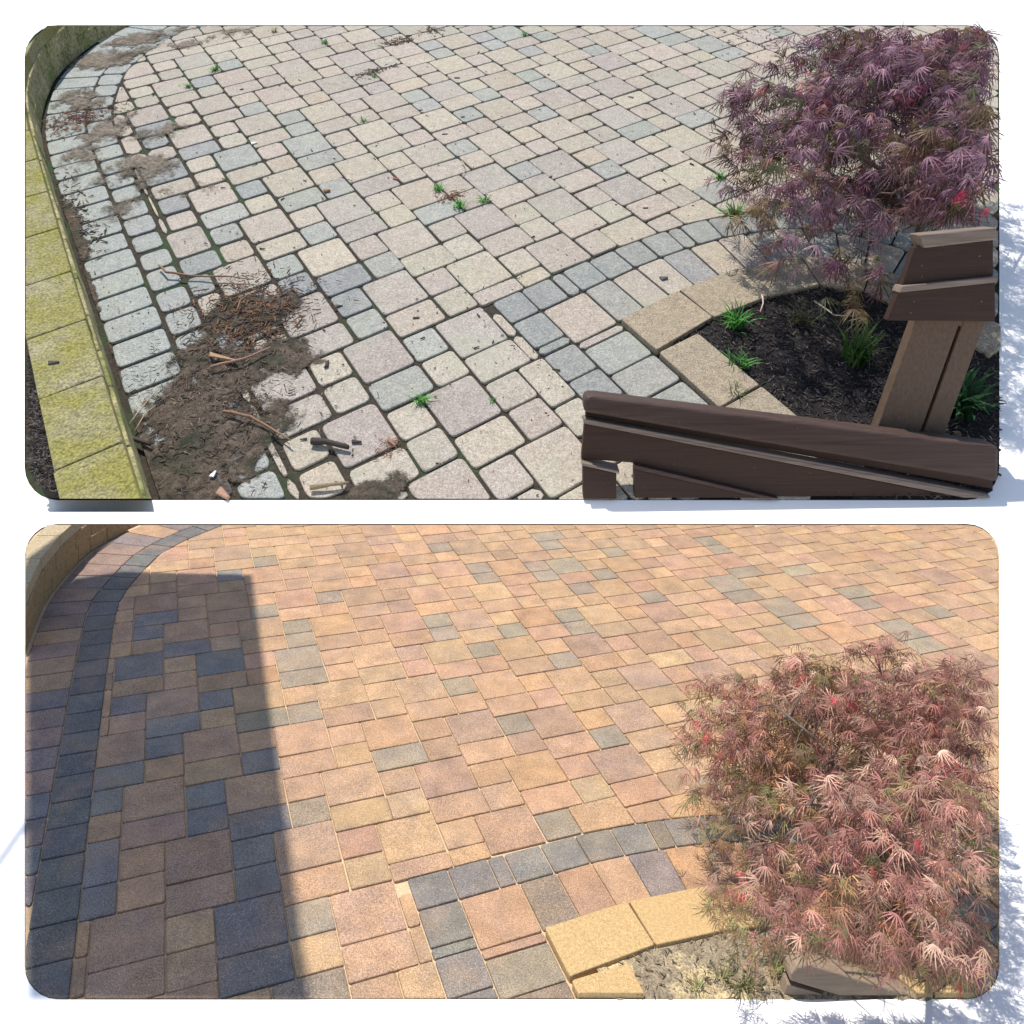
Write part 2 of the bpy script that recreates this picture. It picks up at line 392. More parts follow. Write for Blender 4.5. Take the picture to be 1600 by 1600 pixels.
TANC, ORANGE, PINK, BROWN, PURPLE, GREY, OLIVE, YELLOW, CHAR, RED = ((0.475, 0.325, 0.21), (0.49, 0.32, 0.197), (0.455, 0.3, 0.213), (0.42, 0.29, 0.2),
    (0.40, 0.278, 0.21), (0.325, 0.28, 0.222), (0.435, 0.313, 0.208), (0.49, 0.342, 0.217), (0.15, 0.147, 0.14), (0.43, 0.25, 0.18))
SLATE = (0.235, 0.217, 0.198)
LOW_COL = {GREY: [(415, 875), (415, 952), (512, 930), (461, 976), (465, 1027), (472, 1110), (682, 970), (690, 987), (752, 1015), (790, 982), (715, 1072), (685, 854), (747, 887), (757, 902),
    (790, 1132), (852, 837), (857, 852), (837, 885), (850, 899), (882, 880), (940, 897), (907, 917), (1015, 931), (885, 960), (902, 977), (877, 1029), (947, 1150), (810, 1127), (955, 862),
    (1102, 845), (1122, 857), (1130, 910), (1160, 930), (1162, 892), (1240, 891), (1222, 945), (1252, 970), (1335, 924), (1352, 941), (1415, 982), (1447, 1010), (1465, 955), (485, 1432), (862, 1287), (482, 1265), (500, 1542), (622, 1180)],
    SLATE: [(242, 967), (232, 987), (342, 1035), (217, 1045), (202, 1102), (270, 1132), (255, 1170), (337, 1092), (402, 1182), (292, 1007), (350, 900), (195, 1215), (320, 1242), (322, 1285), (392, 1290), (397, 1380),
    (387, 1510), (165, 1262), (160, 1330), (152, 1397), (425, 1277), (415, 1330), (417, 1375), (427, 1510), (350, 1420)],
    PURPLE: [(267, 1100), (312, 1342), (312, 1397), (240, 1295), (200, 1467), (205, 1542), (380, 1442), (1145, 1077), (900, 1005), (1000, 1055), (845, 1125), (660, 1020), (610, 890), (720, 960), (1020, 950), (960, 1205), (1110, 1045), (690, 1210), (640, 950), (1030, 880), (690, 840), (590, 840)],
    PINK: [(450, 935), (452, 1150), (460, 1200), (560, 1440), (580, 1510), (900, 1020), (870, 1165), (850, 1100), (740, 1040), (845, 1000), (990, 1250), (900, 900), (1090, 1030), (560, 960), (1140, 960), (1250, 870)],
    OLIVE: [(1195, 985), (1405, 1027), (1090, 1020), (1030, 1080), (700, 1010), (975, 985), (1095, 990), (1010, 1165), (622, 1220), (660, 1250)],
    ORANGE: [(515, 970), (760, 1190), (830, 975), (905, 1120), (800, 1200)],
    YELLOW: [(570, 1025), (610, 1095), (670, 1015), (790, 920), (890, 1060), (1120, 1110), (550, 1290), (760, 920), (1060, 1190)],
    BROWN: [(690, 1260), (650, 1345), (545, 1120), (540, 1000), (660, 1100), (1000, 1000), (600, 930), (530, 895), (270, 940), (370, 940), (300, 990), (310, 1170), (250, 1250), (360, 1240)]}
UP_COL = {GREY: [(437, 180), (475, 222), (495, 245), (520, 290), (465, 305), (490, 360), (442, 415), (530, 418), (592, 407), (672, 327), (480, 137), (622, 602), (660, 540), (567, 502), (362, 245), (340, 337), (345, 360),
    (842, 177), (992, 202), (940, 262), (810, 265), (1020, 42), (1102, 65), (1132, 82), (1085, 180), (1117, 300), (460, 195)],
    PURPLE: [(620, 457), (587, 560), (720, 630), (582, 282), (540, 330), (560, 355), (860, 265), (840, 290), (700, 340), (750, 510), (950, 300), (980, 235), (580, 700), (870, 330)],
    PINK: [(380, 260), (327, 302), (500, 140), (420, 120), (1010, 345), (900, 375), (770, 560)], YELLOW: [(500, 170), (860, 195), (430, 280), (1060, 215), (1090, 260), (690, 585), (530, 390), (560, 260)]}

def panel_plan(fr, x0, y0, x1, y1, r=50, z=0.0, grow=0.0):   # rounded outline of the paved area, in plan
    pts = []
    for cx, cy, a0 in ((x1 - r, y0 + r, -90), (x1 - r, y1 - r, 0), (x0 + r, y1 - r, 90), (x0 + r, y0 + r, 180)):
        for k in range(7):
            a = math.radians(a0 + 15 * k); pts.append(fr.pixplan(cx + (r + grow) * math.cos(a), cy + (r + grow) * math.sin(a), z))
    if area(pts) < 0: pts = pts[::-1]
    return pts
BOX_L, BOX_U = (40, 820, 1560, 1560), (40, 40, 1560, 780)

def make_pieces(fr, box, joint):
    pan = panel_plan(fr, *box); pieces = []
    umin, umax = min(p[0] for p in pan), max(p[0] for p in pan); vmin, vmax = min(p[1] for p in pan), max(p[1] for p in pan)
    g = joint
    for n in range(-25, 32):
        for m in range(-22, 40):
            x, y = 15 * m - 9 * n, 3 * m + 12 * n
            if x < umin - 16 or x > umax + 1 or y < vmin - 16 or y > vmax + 1: continue
            for kind, (a, b, w, h) in (('L', (x, y, 9, 9)), ('R', (x, y + 9, 9, 6)), ('S', (x + 9, y + 3, 6, 6)), ('T', (x + 9, y + 9, 6, 6))):
                full = [(a + g, b + g), (a + w - g, b + g), (a + w - g, b + h - g), (a + g, b + h - g)]
                P = clip_convex(full, pan)
                if len(P) < 3: continue
                for i in range(len(RIB_IN) - 1):
                    p, q = RIB_IN[i], RIB_IN[i + 1]
                    nx, ny = (q[1] - p[1]), -(q[0] - p[0]); l = math.hypot(nx, ny); nx, ny = nx / l * g, ny / l * g
                    P = clip(P, (q[0] + nx, q[1] + ny), (p[0] + nx, p[1] + ny))
                    if len(P) < 3: break
                if len(P) < 3: continue
                if max(p[1] for p in P) > 96 and max(p[0] for p in P) > 8:
                    c = sum(p[0] for p in P) / len(P)
                    if c < 8 or (min(p[1] for p in P) > 96 and c < 16): P = clip(P, (7.9 - g, 0), (7.9 - g, 1))
                    else:
                        u0, u1 = max(7.9, min(p[0] for p in P)), max(p[0] for p in P)
                        if u1 < 88: P = clip(P, (u1, bed_v(u1) - g), (u0, bed_v(u0) - g))
                        elif u0 < 88: P = clip(P, (88 + g, 1), (88 + g, 0)) if max(p[1] for p in P) > bed_v(u0) else P
                P = tidy(P) if len(P) > 2 else []
                if len(P) < 3 or abs(area(P)) < 3.0: continue
                whole = len(P) == 4 and abs(abs(area(P)) - (w - 2 * g) * (h - 2 * g)) < 0.5
                pieces.append(dict(poly=P, kind=kind, whole=whole, cen=(a + w / 2, b + h / 2), size=(w, h), id=(kind, m, n), zone='field'))
    def extra(quads, zone):
        for q in quads:
            q = q if area(q) > 0 else q[::-1]
            P = inset(q, g); P = clip_convex(P, pan) if len(P) > 2 else []
            P = tidy(P) if len(P) > 2 else []
            if len(P) < 3 or area(P) < 2.0: continue
            pieces.append(dict(poly=P, kind='B', whole=False, id=(zone, round(q[0][0], 1), round(q[0][1], 1)), zone=zone))
    extra(strip(RIB_IN, RIB_OUT, 6.2, 0.05, seed=3), 'ribbon')
    extra(strip(RIB_OUT, WALL, 6.1, 0.04, seed=4), 'soldier')
    extra(strip(BED_OUT, BED_IN, 6.1, 0.0, [6.0, 6.2, 2.6, 5.9, 5.9, 6.0, 6.0, 3.0], seed=5), 'dark')
    extra(strip(SOL_A, SOL_B, 5.9, 0.06, [9.0, 5.8, 5.7, 5.9], seed=6), 'soldier2')
    leg = [(7.9, 102.6), (14, 102.6)]; v = 102.6
    for k, h in enumerate((6.6, 1.8, 6.2, 6.1, 6.2, 6.1, 6.0)):
        extra([[(7.9, v), (14, v), (14, v + h), (7.9, v + h)]], 'dark'); v += h
    v = 111.6
    for k, h in enumerate((1.6, 6.3, 6.2, 6.1, 6.2, 6.1, 6.0, 6, 6)):
        extra([[(14, v), (23, v), (23, v + h), (14, v + h)]], 'sliver' if k == 0 else 'soldier2'); v += h
    return pan, pieces

def piece_colour(p, table_pts, rnd):
    for c, pts in table_pts:
        for q in pts:
            if inside(q, p['poly']): return c
    z = p['zone']
    if z == 'ribbon': return CHAR
    if z == 'dark': return (0.225, 0.205, 0.175)
    if z == 'soldier': return rnd.choice([(0.26, 0.2, 0.185), (0.23, 0.19, 0.18), (0.2, 0.2, 0.2), BROWN, (0.3, 0.22, 0.2)])
    if z == 'soldier2': return rnd.choice([TANC, (0.27, 0.23, 0.2), PINK, (0.3, 0.25, 0.2), ORANGE])
    if z == 'sliver': return PINK
    return rnd.choice([TANC] * 6 + [PINK] * 3 + [BROWN] * 2 + [ORANGE, YELLOW, YELLOW] + ([PURPLE] * 2 if p['kind'] == 'L' else []) + [OLIVE])

def build_patio(fr, box, clean):
    joint = 0.1 if clean else 0.15
    pan, pieces = make_pieces(fr, box, joint)
    # colours: the same stones lie in both terraces, so both lists name them
    pts = [(c, [FL.pixplan(*q) for q in L]) for c, L in LOW_COL.items()] + [(c, [FU.pixplan(*q) for q in L]) for c, L in UP_COL.items()]
    if not clean: pts = pts[::-1]
    base = fr.loc(20, 60)
    name = 'patio'
    # joint bed under the stones
    V = [fr.loc(p[0], p[1], -0.42 if clean else -0.45) - base for p in panel_plan(fr, *box, grow=3)]; f = tuple(range(len(V)))
    me = mesh('joint_bed', V, [f]); me.flip_normals() if me.polygons[0].normal.z < 0 else None
    root = link(name, me, M_SAND if clean else M_JOINT, M=fr.M @ T(base), kind='structure')
    root['label'] = ('clean washed paver patio with warm tan, pink and grey stones and pale sand joints' if clean
                     else 'dirty weathered paver patio with dark mossy joints and scattered debris')
    def score(p):
        q = [fr.proj(fr.loc(a, b)) for a, b in p['poly']]; s = abs(area(q))
        cx, cy = sum(t[0] for t in q) / len(q), sum(t[1] for t in q) / len(q)
        if cx > 1290 and (cy > 1230 or 120 < cy < 420): s *= 0.15         # behind the maple
        if not clean and cy > 690 and cx > 930: s *= 0.1
        return s
    for p in pieces: p['score'] = score(p)
    order = sorted(pieces, key=lambda p: -p['score']); rest = Acc(); cache = {}
    r = random.Random(11 if clean else 12)
    for i, p in enumerate(order):
        h = hash(p['id'][1:]) if False else int(abs(p['id'][1] * 37.7 + p['id'][2] * 91.3) * 10) % 9973
        rnd = random.Random(h * 13 + ord(p['kind'][0])); c = piece_colour(p, pts, rnd)
        k = rnd.uniform(0.9, 1.1); c = tuple(x * k * rnd.uniform(0.97, 1.03) for x in c)
        if clean: c = (c[0] * 0.88, c[1] * 0.81, c[2] * 0.7) if c[0] > 1.35 * c[2] else (c[0] * 0.9, c[1] * 0.87, c[2] * 0.83)
        if not clean:
            if p['zone'] == 'ribbon': c = (0.31, 0.285, 0.245)
            if p['zone'] == 'soldier': c = (0.33, 0.315, 0.27)
            l = sum(c) / 3; c = tuple(0.85 * x + 0.15 * l for x in c); c = (c[0] * 0.72 + 0.03, c[1] * 0.86 + 0.03, c[2] * 0.93 + 0.032)
        ch, rad = (0.17, 0.32) if clean else (0.17, 0.62)
        cen = (sum(q[0] for q in p['poly']) / len(p['poly']), sum(q[1] for q in p['poly']) / len(p['poly']))
        jz = r.uniform(-0.05, 0.03) if clean else r.uniform(-0.09, 0.06)
        tilt = 0.004 if clean else 0.008
        worn = 0.0 if clean else max(0.0, min(1.0, 1 - (cen[0] + 42) / 48)) * max(0.0, min(1.0, (cen[1] + 60) / 60)) * (0.5 if p['zone'] == 'soldier' else 1.0)
        poly = p['poly']
        if worn > 0.2:
            q = inset(poly if area(poly) > 0 else poly[::-1], 0.3 * worn * rnd.uniform(0.4, 1.2)); poly = q if len(q) > 2 else poly
            rad += 0.6 * worn; jz -= 0.1 * worn
        if i < 300:
            if p['whole'] and worn <= 0.2:
                key = (p['kind'] if p['kind'] != 'T' else 'S', rnd.randrange(5))
                if key not in cache:
                    w, hh = p['size']; g = joint
                    poly = [(-w / 2 + g, -hh / 2 + g), (w / 2 - g, -hh / 2 + g), (w / 2 - g, hh / 2 - g), (-w / 2 + g, hh / 2 - g)]
                    jit = 0.05 if clean else 0.13; rr = random.Random(str(key))
                    poly = [(a + rr.uniform(-jit, jit), b + rr.uniform(-jit, jit)) for a, b in poly]
                    V, F = prism(fr, poly, -1.2, 0, ch, rad, fr.loc(0, 0), wob=0.045 if clean else 0.06, r=rr)
                    cache[key] = mesh('paver', V, F); cache[key].materials.append(M_PC if clean else M_PD)
                me = cache[key]; cen = p['cen']
            else:
                V, F = prism(fr, poly, -1.2, 0, ch, rad, fr.loc(*cen), seg=3 if worn > 0.2 else 2, wob=0.06 * worn, r=rnd)
                me = mesh('cut_paver', V, F); me.materials.append(M_PC if clean else M_PD)
            jx = 0.03 if clean else 0.09
            loc = fr.loc(cen[0] + r.uniform(-jx, jx), cen[1] + r.uniform(-jx, jx), jz) - base
            rot = Matrix.Rotation(r.uniform(-1, 1) * (0.004 if clean else 0.014), 4, 'Z') @ Matrix.Rotation(r.uniform(-tilt, tilt), 4, 'X') @ Matrix.Rotation(r.uniform(-tilt, tilt), 4, 'Y')
            o = link('paver', me, None, root, T(loc) @ (rot if p['zone'] == 'field' else Matrix()))
            o.color = (c[0], c[1], c[2], 1)
        else:
            V, F = prism(fr, poly, -1.2, jz, ch, rad, base, seg=1); rest.add(V, F, c)
    if rest.V:
        o = link('far_pavers', rest.mesh('far_pavers'), M_PCJ if clean else M_PDJ, root); o['kind'] = 'stuff'
    return root, pan

# ------------------------------------------------------------------ ground: white concrete apron around both terraces
def ground_sheet(fr, pan, outer_px, zoff, name, label):
    bm = bmesh.new(); base = fr.loc(20, 60)
    def loop(pts):
        vs = [bm.verts.new(p) for p in pts]
        return [bm.edges.new((vs[i], vs[(i + 1) % len(vs)])) for i in range(len(vs))]
    e = loop([fr.loc(p[0], p[1], zoff) - base for p in pan]) + loop([q - base for q in outer_px])
    bmesh.ops.triangle_fill(bm, use_beauty=True, edges=e)
    bmesh.ops.recalc_face_normals(bm, faces=bm.faces)
    if sum(f.normal.z * f.calc_area() for f in bm.faces) < 0: bmesh.ops.reverse_faces(bm, faces=bm.faces)
    me = bpy.data.meshes.new(name); bm.to_mesh(me); bm.free()
    return link(name, me, M_WHITE, M=fr.M @ T(base), kind='structure', label=label)
panL, panU = panel_plan(FL, *BOX_L, grow=1.5), panel_plan(FU, *BOX_U, grow=1.5)
eL0, eL1 = FL.pix(-900, 800), FL.pix(2500, 800); eU0, eU1 = FU.pix(-900, 800), FU.pix(2500, 800)
ground_sheet(FL, panL, [Vector((-14, -12, 0)), Vector((14, -12, 0)), eL1, eL0], 0.0, 'ground', 'white concrete ground around the lower clean patio')
far0, far1 = FU.pix(-2600, -330), FU.pix(4200, -330)
ground_sheet(FU, panU, [eU0, eU1, far1, far0], 0.0, 'ground', 'white concrete slope around the upper dirty patio')
bank = [FL.M @ eL0, FL.M @ eL1, FU.M @ eU1, FU.M @ eU0]
link('bank', mesh('bank', bank, [(0, 1, 2, 3)]), M_WHITE, kind='structure', label='white concrete bank between the two patios')

patioL, _ = build_patio(FL, BOX_L, True)
patioU, _ = build_patio(FU, BOX_U, False)

# ------------------------------------------------------------------ retaining walls along the left edge
WALL_F, WALL_B = offset_line(WALL, 0.5), offset_line(WALL, 8.0)
CAP_F, CAP_B = offset_line(WALL, 0.9), offset_line(WALL, 8.9)
def trim(me, fr, base, edges):                    # saw a stone off along the outline of the paved area
    bm = bmesh.new(); bm.from_mesh(me); c = fr.to_local(np.zeros(3)) - base
    for (a, b, keep) in edges:
        A, Bq, Kp = fr.pix(*a) - base, fr.pix(*b) - base, fr.pix(*keep) - base
        nn = (A - c).cross(Bq - c).normalized()
        if nn.dot(Kp - c) > 0: nn = -nn
        bmesh.ops.bisect_plane(bm, geom=list(bm.verts) + list(bm.edges) + list(bm.faces), plane_co=c, plane_no=nn, clear_outer=True)
        e = [x for x in bm.edges if x.is_boundary]
        if e: bmesh.ops.holes_fill(bm, edges=e)
    n = len(bm.faces); bm.to_mesh(me); bm.free(); return n
def retaining_wall(fr, box, mcap, mblock, label, wob):
    base = fr.loc(-49, 10)
    root = link('retaining_wall', None, M=fr.M @ T(base)); tag(root, label, 'retaining wall')
    x0, y0, x1, y1 = box; mid = (800, (y0 + y1) / 2)
    edges = [((x0, y0), (x1, y0), mid), ((x0, y0), (x0, y1), mid), ((x0, y1 - 1), (x1, y1 - 1), mid), ((x0, y0 + 34), (x0 + 34, y0), mid), ((x0 + 6, y0 + 14), (x0 + 14, y0 + 6), mid), ((x0, y1 - 34), (x0 + 34, y1), mid)]
    r = random.Random(5)
    for z0, z1, step, sd in ((0.0, 4.1, 8.5, 21), (4.12, 8.2, 9.5, 22)):
        pan = panel_plan(fr, x0 - 130, y0 - 60, x1, y1 + 160)
        for q in strip(WALL_F, WALL_B, step, 0.3, seed=sd):
            q = q if area(q) > 0 else q[::-1]
            P = inset(q, 0.06); P = clip_convex(P, pan) if len(P) > 2 else []; P = tidy(P) if len(P) > 2 else []
            if len(P) < 3 or area(P) < 3: continue
            c = (sum(p[0] for p in P) / len(P), sum(p[1] for p in P) / len(P))
            V, F = prism(fr, P, z0, z1, 0.28, 0.3, fr.loc(*c), wob=wob, r=r)
            me = mesh('wall_block', V, F)
            if trim(me, fr, fr.loc(*c), edges): link('wall_block', me, mblock, root, T(fr.loc(*c) - base))
    pan = panel_plan(fr, x0 - 130, y0 - 60, x1, y1 + 160)
    for q in strip(CAP_F, CAP_B, 12.7, 0.03, seed=9):
        q = q if area(q) > 0 else q[::-1]
        P = inset(q, 0.07); P = clip_convex(P, pan) if len(P) > 2 else []; P = tidy(P) if len(P) > 2 else []
        if len(P) < 3 or area(P) < 3: continue
        c = (sum(p[0] for p in P) / len(P), sum(p[1] for p in P) / len(P))
        V, F = prism(fr, P, 8.25, 11.3, 0.2, 0.35, fr.loc(*c), wob=wob, r=r)
        me = mesh('capstone', V, F)
        if trim(me, fr, fr.loc(*c), edges): link('capstone', me, mcap, root, T(fr.loc(*c) - base))
    return root
retaining_wall(FU, BOX_U, M_MOSSY, M_MOSSWALL, 'low retaining wall with yellow-green mossy capstones beside the dirty patio', 0.1)
retaining_wall(FL, BOX_L, M_CAP, M_BLOCK, 'curved tan block retaining wall with clean capstones beside the washed patio', 0.04)

# ------------------------------------------------------------------ tan stones that edge the planting bed
def bed_edging(fr, box, mat, label, wob):
    base = fr.loc(23, 115); root = link('bed_edging', None, M=fr.M @ T(base)); tag(root, label, 'edging'); r = random.Random(3)
    pan = panel_plan(fr, *box)
    quads = strip(TAN_A, TAN_B, 12.6, 0.03, seed=2)
    v = 120.3
    for h in (12.8, 12.8, 12.8): quads.append([(23, v), (31.2, v), (31.2, v + h - 0.1), (23, v + h - 0.1)]); v += h
    for q in quads:
        q = q if area(q) > 0 else q[::-1]
        P = inset(q, 0.1); P = clip_convex(P, pan) if len(P) > 2 else []; P = tidy(P) if len(P) > 2 else []
        if len(P) < 3 or area(P) < 4: continue
        pc = fr.proj(fr.loc(sum(p[0] for p in P) / len(P), sum(p[1] for p in P) / len(P)))
        if 900 < pc[0] and 735 < pc[1] < 800: continue
        c = (sum(p[0] for p in P) / len(P), sum(p[1] for p in P) / len(P))
        V, F = prism(fr, P, -1.0, 0.85 + r.uniform(-0.1, 0.15), 0.15, 0.4, fr.loc(*c), seg=3, wob=wob, r=r)
        link('edging_stone', mesh('edging_stone', V, F), mat, root, T(fr.loc(*c) - base) @ Matrix.Rotation(r.uniform(-0.01, 0.01), 4, 'Z'))
bed_edging(FU, BOX_U, M_TAND, 'row of weathered tan stones edging the dark mulch bed', 0.08)
bed_edging(FL, BOX_L, M_TAN, 'row of clean golden tan stones edging the sandy bed', 0.06)

# ------------------------------------------------------------------ planting beds
def chip(r, L, W, H):                              # a split sliver of bark
    k = [r.uniform(0.6, 1) for _ in range(8)]
    V = [Vector((-L * k[0], -W * k[1], 0)), Vector((L * k[2], -W * 0.5 * k[3], 0)), Vector((L * k[4], W * 0.5 * k[5], 0)), Vector((-L * k[6], W * k[7], 0))]
    b = r.uniform(-0.25, 0.25) * L
    V += [Vector((v.x * 0.9, v.y * 0.6 + b * 0.2, H * r.uniform(0.6, 1.1))) for v in V]
    return box8(V)
def scatter(fr, acc, n, polyfn, zfn, size, cols, r, tilt=0.4):
    k = 0
    while k < n:
        u, v = polyfn(r)
        if u is None: k += 1; continue
        L = size * r.uniform(0.4, 1.3); V, F = chip(r, L, L * r.uniform(0.12, 0.32), L * r.uniform(0.08, 0.2))
        Mx = T(fr.loc(u, v) + Vector((0, 0, zfn(u, v)))) @ Matrix.Rotation(r.uniform(0, 6.3), 4, 'Z') @ Matrix.Rotation(r.uniform(-tilt, tilt), 4, 'Y')
        c = r.choice(cols); q = r.uniform(0.7, 1.3); acc.add([Mx @ p for p in V], F, (c[0] * q, c[1] * q, c[2] * q)); k += 1
def bed_poly(fr, box):
    pan = panel_plan(fr, *box)
    T_ = BED_TAN[1:]
    return [(31.2, 119.8)] + T_, pan
def make_bed(fr, box, mat, name, label, zb, chips):
    pan = panel_plan(fr, *box); acc = Acc(); base = fr.loc(50, 135)
    line = [(24, 113)] + offset_line(BED_OUT, 17.0)[1:]
    step = 1.0
    def inb(u, v):
        if u < 27: return False
        for i in range(len(line) - 1):
            a, b = line[i], line[i + 1]
            if (b[0] - a[0]) * (v - a[1]) - (b[1] - a[1]) * (u - a[0]) < 0: return False
        return inside((u, v), pan2)
    pan2 = panel_plan(fr, *box, grow=30); grid = {}
    for i in range(24, 92):
        for j in range(108, 168):
            if inb(i, j):
                grid[(i, j)] = len(acc.V); z = zb + 0.22 * fbm(i * 0.5, j * 0.5, 1) + 0.15 * fbm(i * 1.7, j * 1.3, 4)
                if not inside((i, j), pan): z = -0.3
                acc.V.append(tuple(fr.loc(i, j, z) - base))
    for (i, j), k in grid.items():
        if (i + 1, j) in grid and (i, j + 1) in grid and (i + 1, j + 1) in grid: acc.F.append((k, grid[(i, j + 1)], grid[(i + 1, j + 1)], grid[(i + 1, j)]))
    me = acc.mesh(name, True)
    if me.polygons and me.polygons[0].normal.z < 0: me.flip_normals()
    o = link(name, me, mat, M=fr.M @ T(base), kind='structure', label=label)
    r = random.Random(8); c = Acc()
    def pf(r):
        for _ in range(50):
            u, v = r.uniform(27, 90), r.uniform(112, 165)
            if inb(u, v) and inside((u, v), pan): return u, v
        return None, None
    n, size, cols, nm, lb = chips
    scatter(fr, c, n, pf, lambda u, v: (zb + 0.25) * IN, size, cols, r)
    c.V = [tuple(Vector(p) - base) for p in c.V]
    link(nm, c.mesh(nm), M_CHIPS, M=fr.M @ T(base), kind='stuff', label=lb, category='mulch')
BARKC = [(0.02, 0.018, 0.019), (0.045, 0.038, 0.036), (0.07, 0.058, 0.052), (0.012, 0.011, 0.012), (0.1, 0.08, 0.07)]
make_bed(FU, BOX_U, M_MULCH, 'mulch_bed', 'dark mulch bed inside the weathered edging stones', 0.1,
         (6500, 0.0115, BARKC, 'mulch', 'loose dark bark mulch filling the bed under the purple maple'))
make_bed(FL, BOX_L, M_BED, 'planting_bed', 'sandy soil bed inside the clean tan edging stones', 0.25,
         (900, 0.011, [(0.1, 0.08, 0.06), (0.2, 0.16, 0.11), (0.06, 0.05, 0.04), (0.3, 0.24, 0.15)], 'leaf_litter', 'fine litter scattered on the sandy soil under the red maple'))
# mulch held behind the mossy wall
pp = [FU.pixplan(x, y, 8.0) for x, y in ((44, 552), (82, 700), (104, 770), (90, 770), (60, 756), (46, 722))]
if area(pp) < 0: pp = pp[::-1]
mb = FU.loc(*pp[0]); V, F = prism(FU, pp, 0.0, 8.0, 0.3, 0.3, mb)
mbm = mesh('mulch_bank', V, F); trim(mbm, FU, mb, [((40, 778), (1560, 778), (800, 400)), ((41, 40), (41, 780), (800, 400)), ((40, 745), (76, 780), (800, 400))])
link('mulch_bank', mbm, M_MULCH, M=FU.M @ T(mb), kind='structure', label='dark mulch held behind the mossy retaining wall')
c = Acc(); r = random.Random(4); us = [p[0] for p in pp]; vs = [p[1] for p in pp]
def pf2(r):
    for _ in range(80):
        u, v = r.uniform(min(us), max(us)), r.uniform(min(vs), max(vs))
        if inside((u, v), pp): return u, v
    return None, None
scatter(FU, c, 1100, pf2, lambda u, v: 8.05 * IN, 0.014, BARKC, r)
c.V = [tuple(Vector(p) - mb) for p in c.V]
link('mulch', c.mesh('mulch'), M_CHIPS, M=FU.M @ T(mb), kind='stuff', label='loose dark bark mulch behind the mossy retaining wall', category='mulch')

# ------------------------------------------------------------------ soil washed over the dirty patio
def soil(blobs, name, label, amp, seed, lo=-0.42, mat=None):
    us = [b[0] for b in blobs]; vs = [b[1] for b in blobs]; R = max(max(b[2], b[3]) for b in blobs)
    pan = panel_plan(FU, *BOX_U); pan2 = panel_plan(FU, *BOX_U, grow=12); acc = Acc(); step = 0.42; grid = {}; base = FU.loc(us[0], vs[0])
    i0, i1 = int((min(us) - R) / step), int((max(us) + R) / step); j0, j1 = int((min(vs) - R) / step), int((max(vs) + R) / step)
    for i in range(i0, i1):
        for j in range(j0, j1):
            u, v = i * step, j * step; f = -1.0
            for (bu, bv, ru, rv, h) in blobs:
                d = ((u - bu) / ru) ** 2 + ((v - bv) / rv) ** 2
                f = max(f, (h + 0.5) * (1 - d) - 0.5)
            f += amp * fbm(u * 0.33, v * 0.33, seed) + amp * 0.5 * fbm(u * 1.1, v * 0.9, seed + 2) + 0.07 * fbm(u * 4.3, v * 3.9, seed) + random.uniform(-0.035, 0.035)
            if u < -49.2 or f < lo: continue
            th = (f + 0.35) / 0.75; f = max(0.05 + 0.02 * f, min(f * 0.5, 0.25 + 0.1 * f) + 0.05)
            if not inside((u, v), pan2): continue
            if not inside((u, v), pan): f = -0.45
            grid[(i, j)] = len(acc.V); acc.V.append(tuple(FU.loc(u, v, f) - base)); acc.C.append((max(0, min(1, th * (0.7 if mat else 0.8))),) * 3)
    for (i, j), k in grid.items():
        if (i + 1, j) in grid and (i, j + 1) in grid and (i + 1, j + 1) in grid: acc.F.append((k, grid[(i, j + 1)], grid[(i + 1, j + 1)], grid[(i + 1, j)]))
    me = acc.mesh(name, True)
    if me.polygons and me.polygons[0].normal.z < 0: me.flip_normals()
    link(name, me, mat or M_SOIL, M=FU.M @ T(base), kind='stuff', label=label, category='soil')
def B(px, py, ru, rv, h): u, v = FU.pixplan(px, py); return (u, v, ru, rv, h)
soil([B(385, 495, 8, 8, 0.75), B(345, 580, 9, 11, 0.68), B(300, 650, 8, 11, 0.7), B(285, 730, 10, 10, 0.85), B(425, 478, 6, 5, 0.55), B(590, 768, 8, 3, 0.3), B(410, 640, 10, 8, 0.25), B(440, 560, 8, 7, 0.3), B(330, 700, 12, 9, 0.45)],
     'soil_patch', 'dark bare soil patch washed over the pavers near the mossy wall', 0.34, 2, lo=-0.5)
soil([B(150, 200, 12, 11, 0.45), B(210, 270, 12, 10, 0.5), B(120, 160, 10, 10, 0.45), B(170, 90, 18, 10, 0.6), B(225, 60, 18, 7, 0.6), B(240, 210, 10, 9, 0.35), B(125, 250, 7, 12, 0.45), B(290, 300, 9, 8, 0.1), B(330, 60, 18, 6, 0.25), B(180, 330, 8, 10, 0.2)],
     'soil_film', 'thin dry soil film over the pavers at the far wall corner', 0.36, 6, lo=-0.5, mat=M_FILM)
soil([B(140, 460, 1.6, 16, 0.45), B(168, 560, 1.6, 16, 0.45), B(222, 700, 3.0, 9, 0.7), B(118, 360, 2.4, 16, 0.6)], 'soil_line', 'strip of damp soil along the foot of the mossy wall', 0.25, 9)

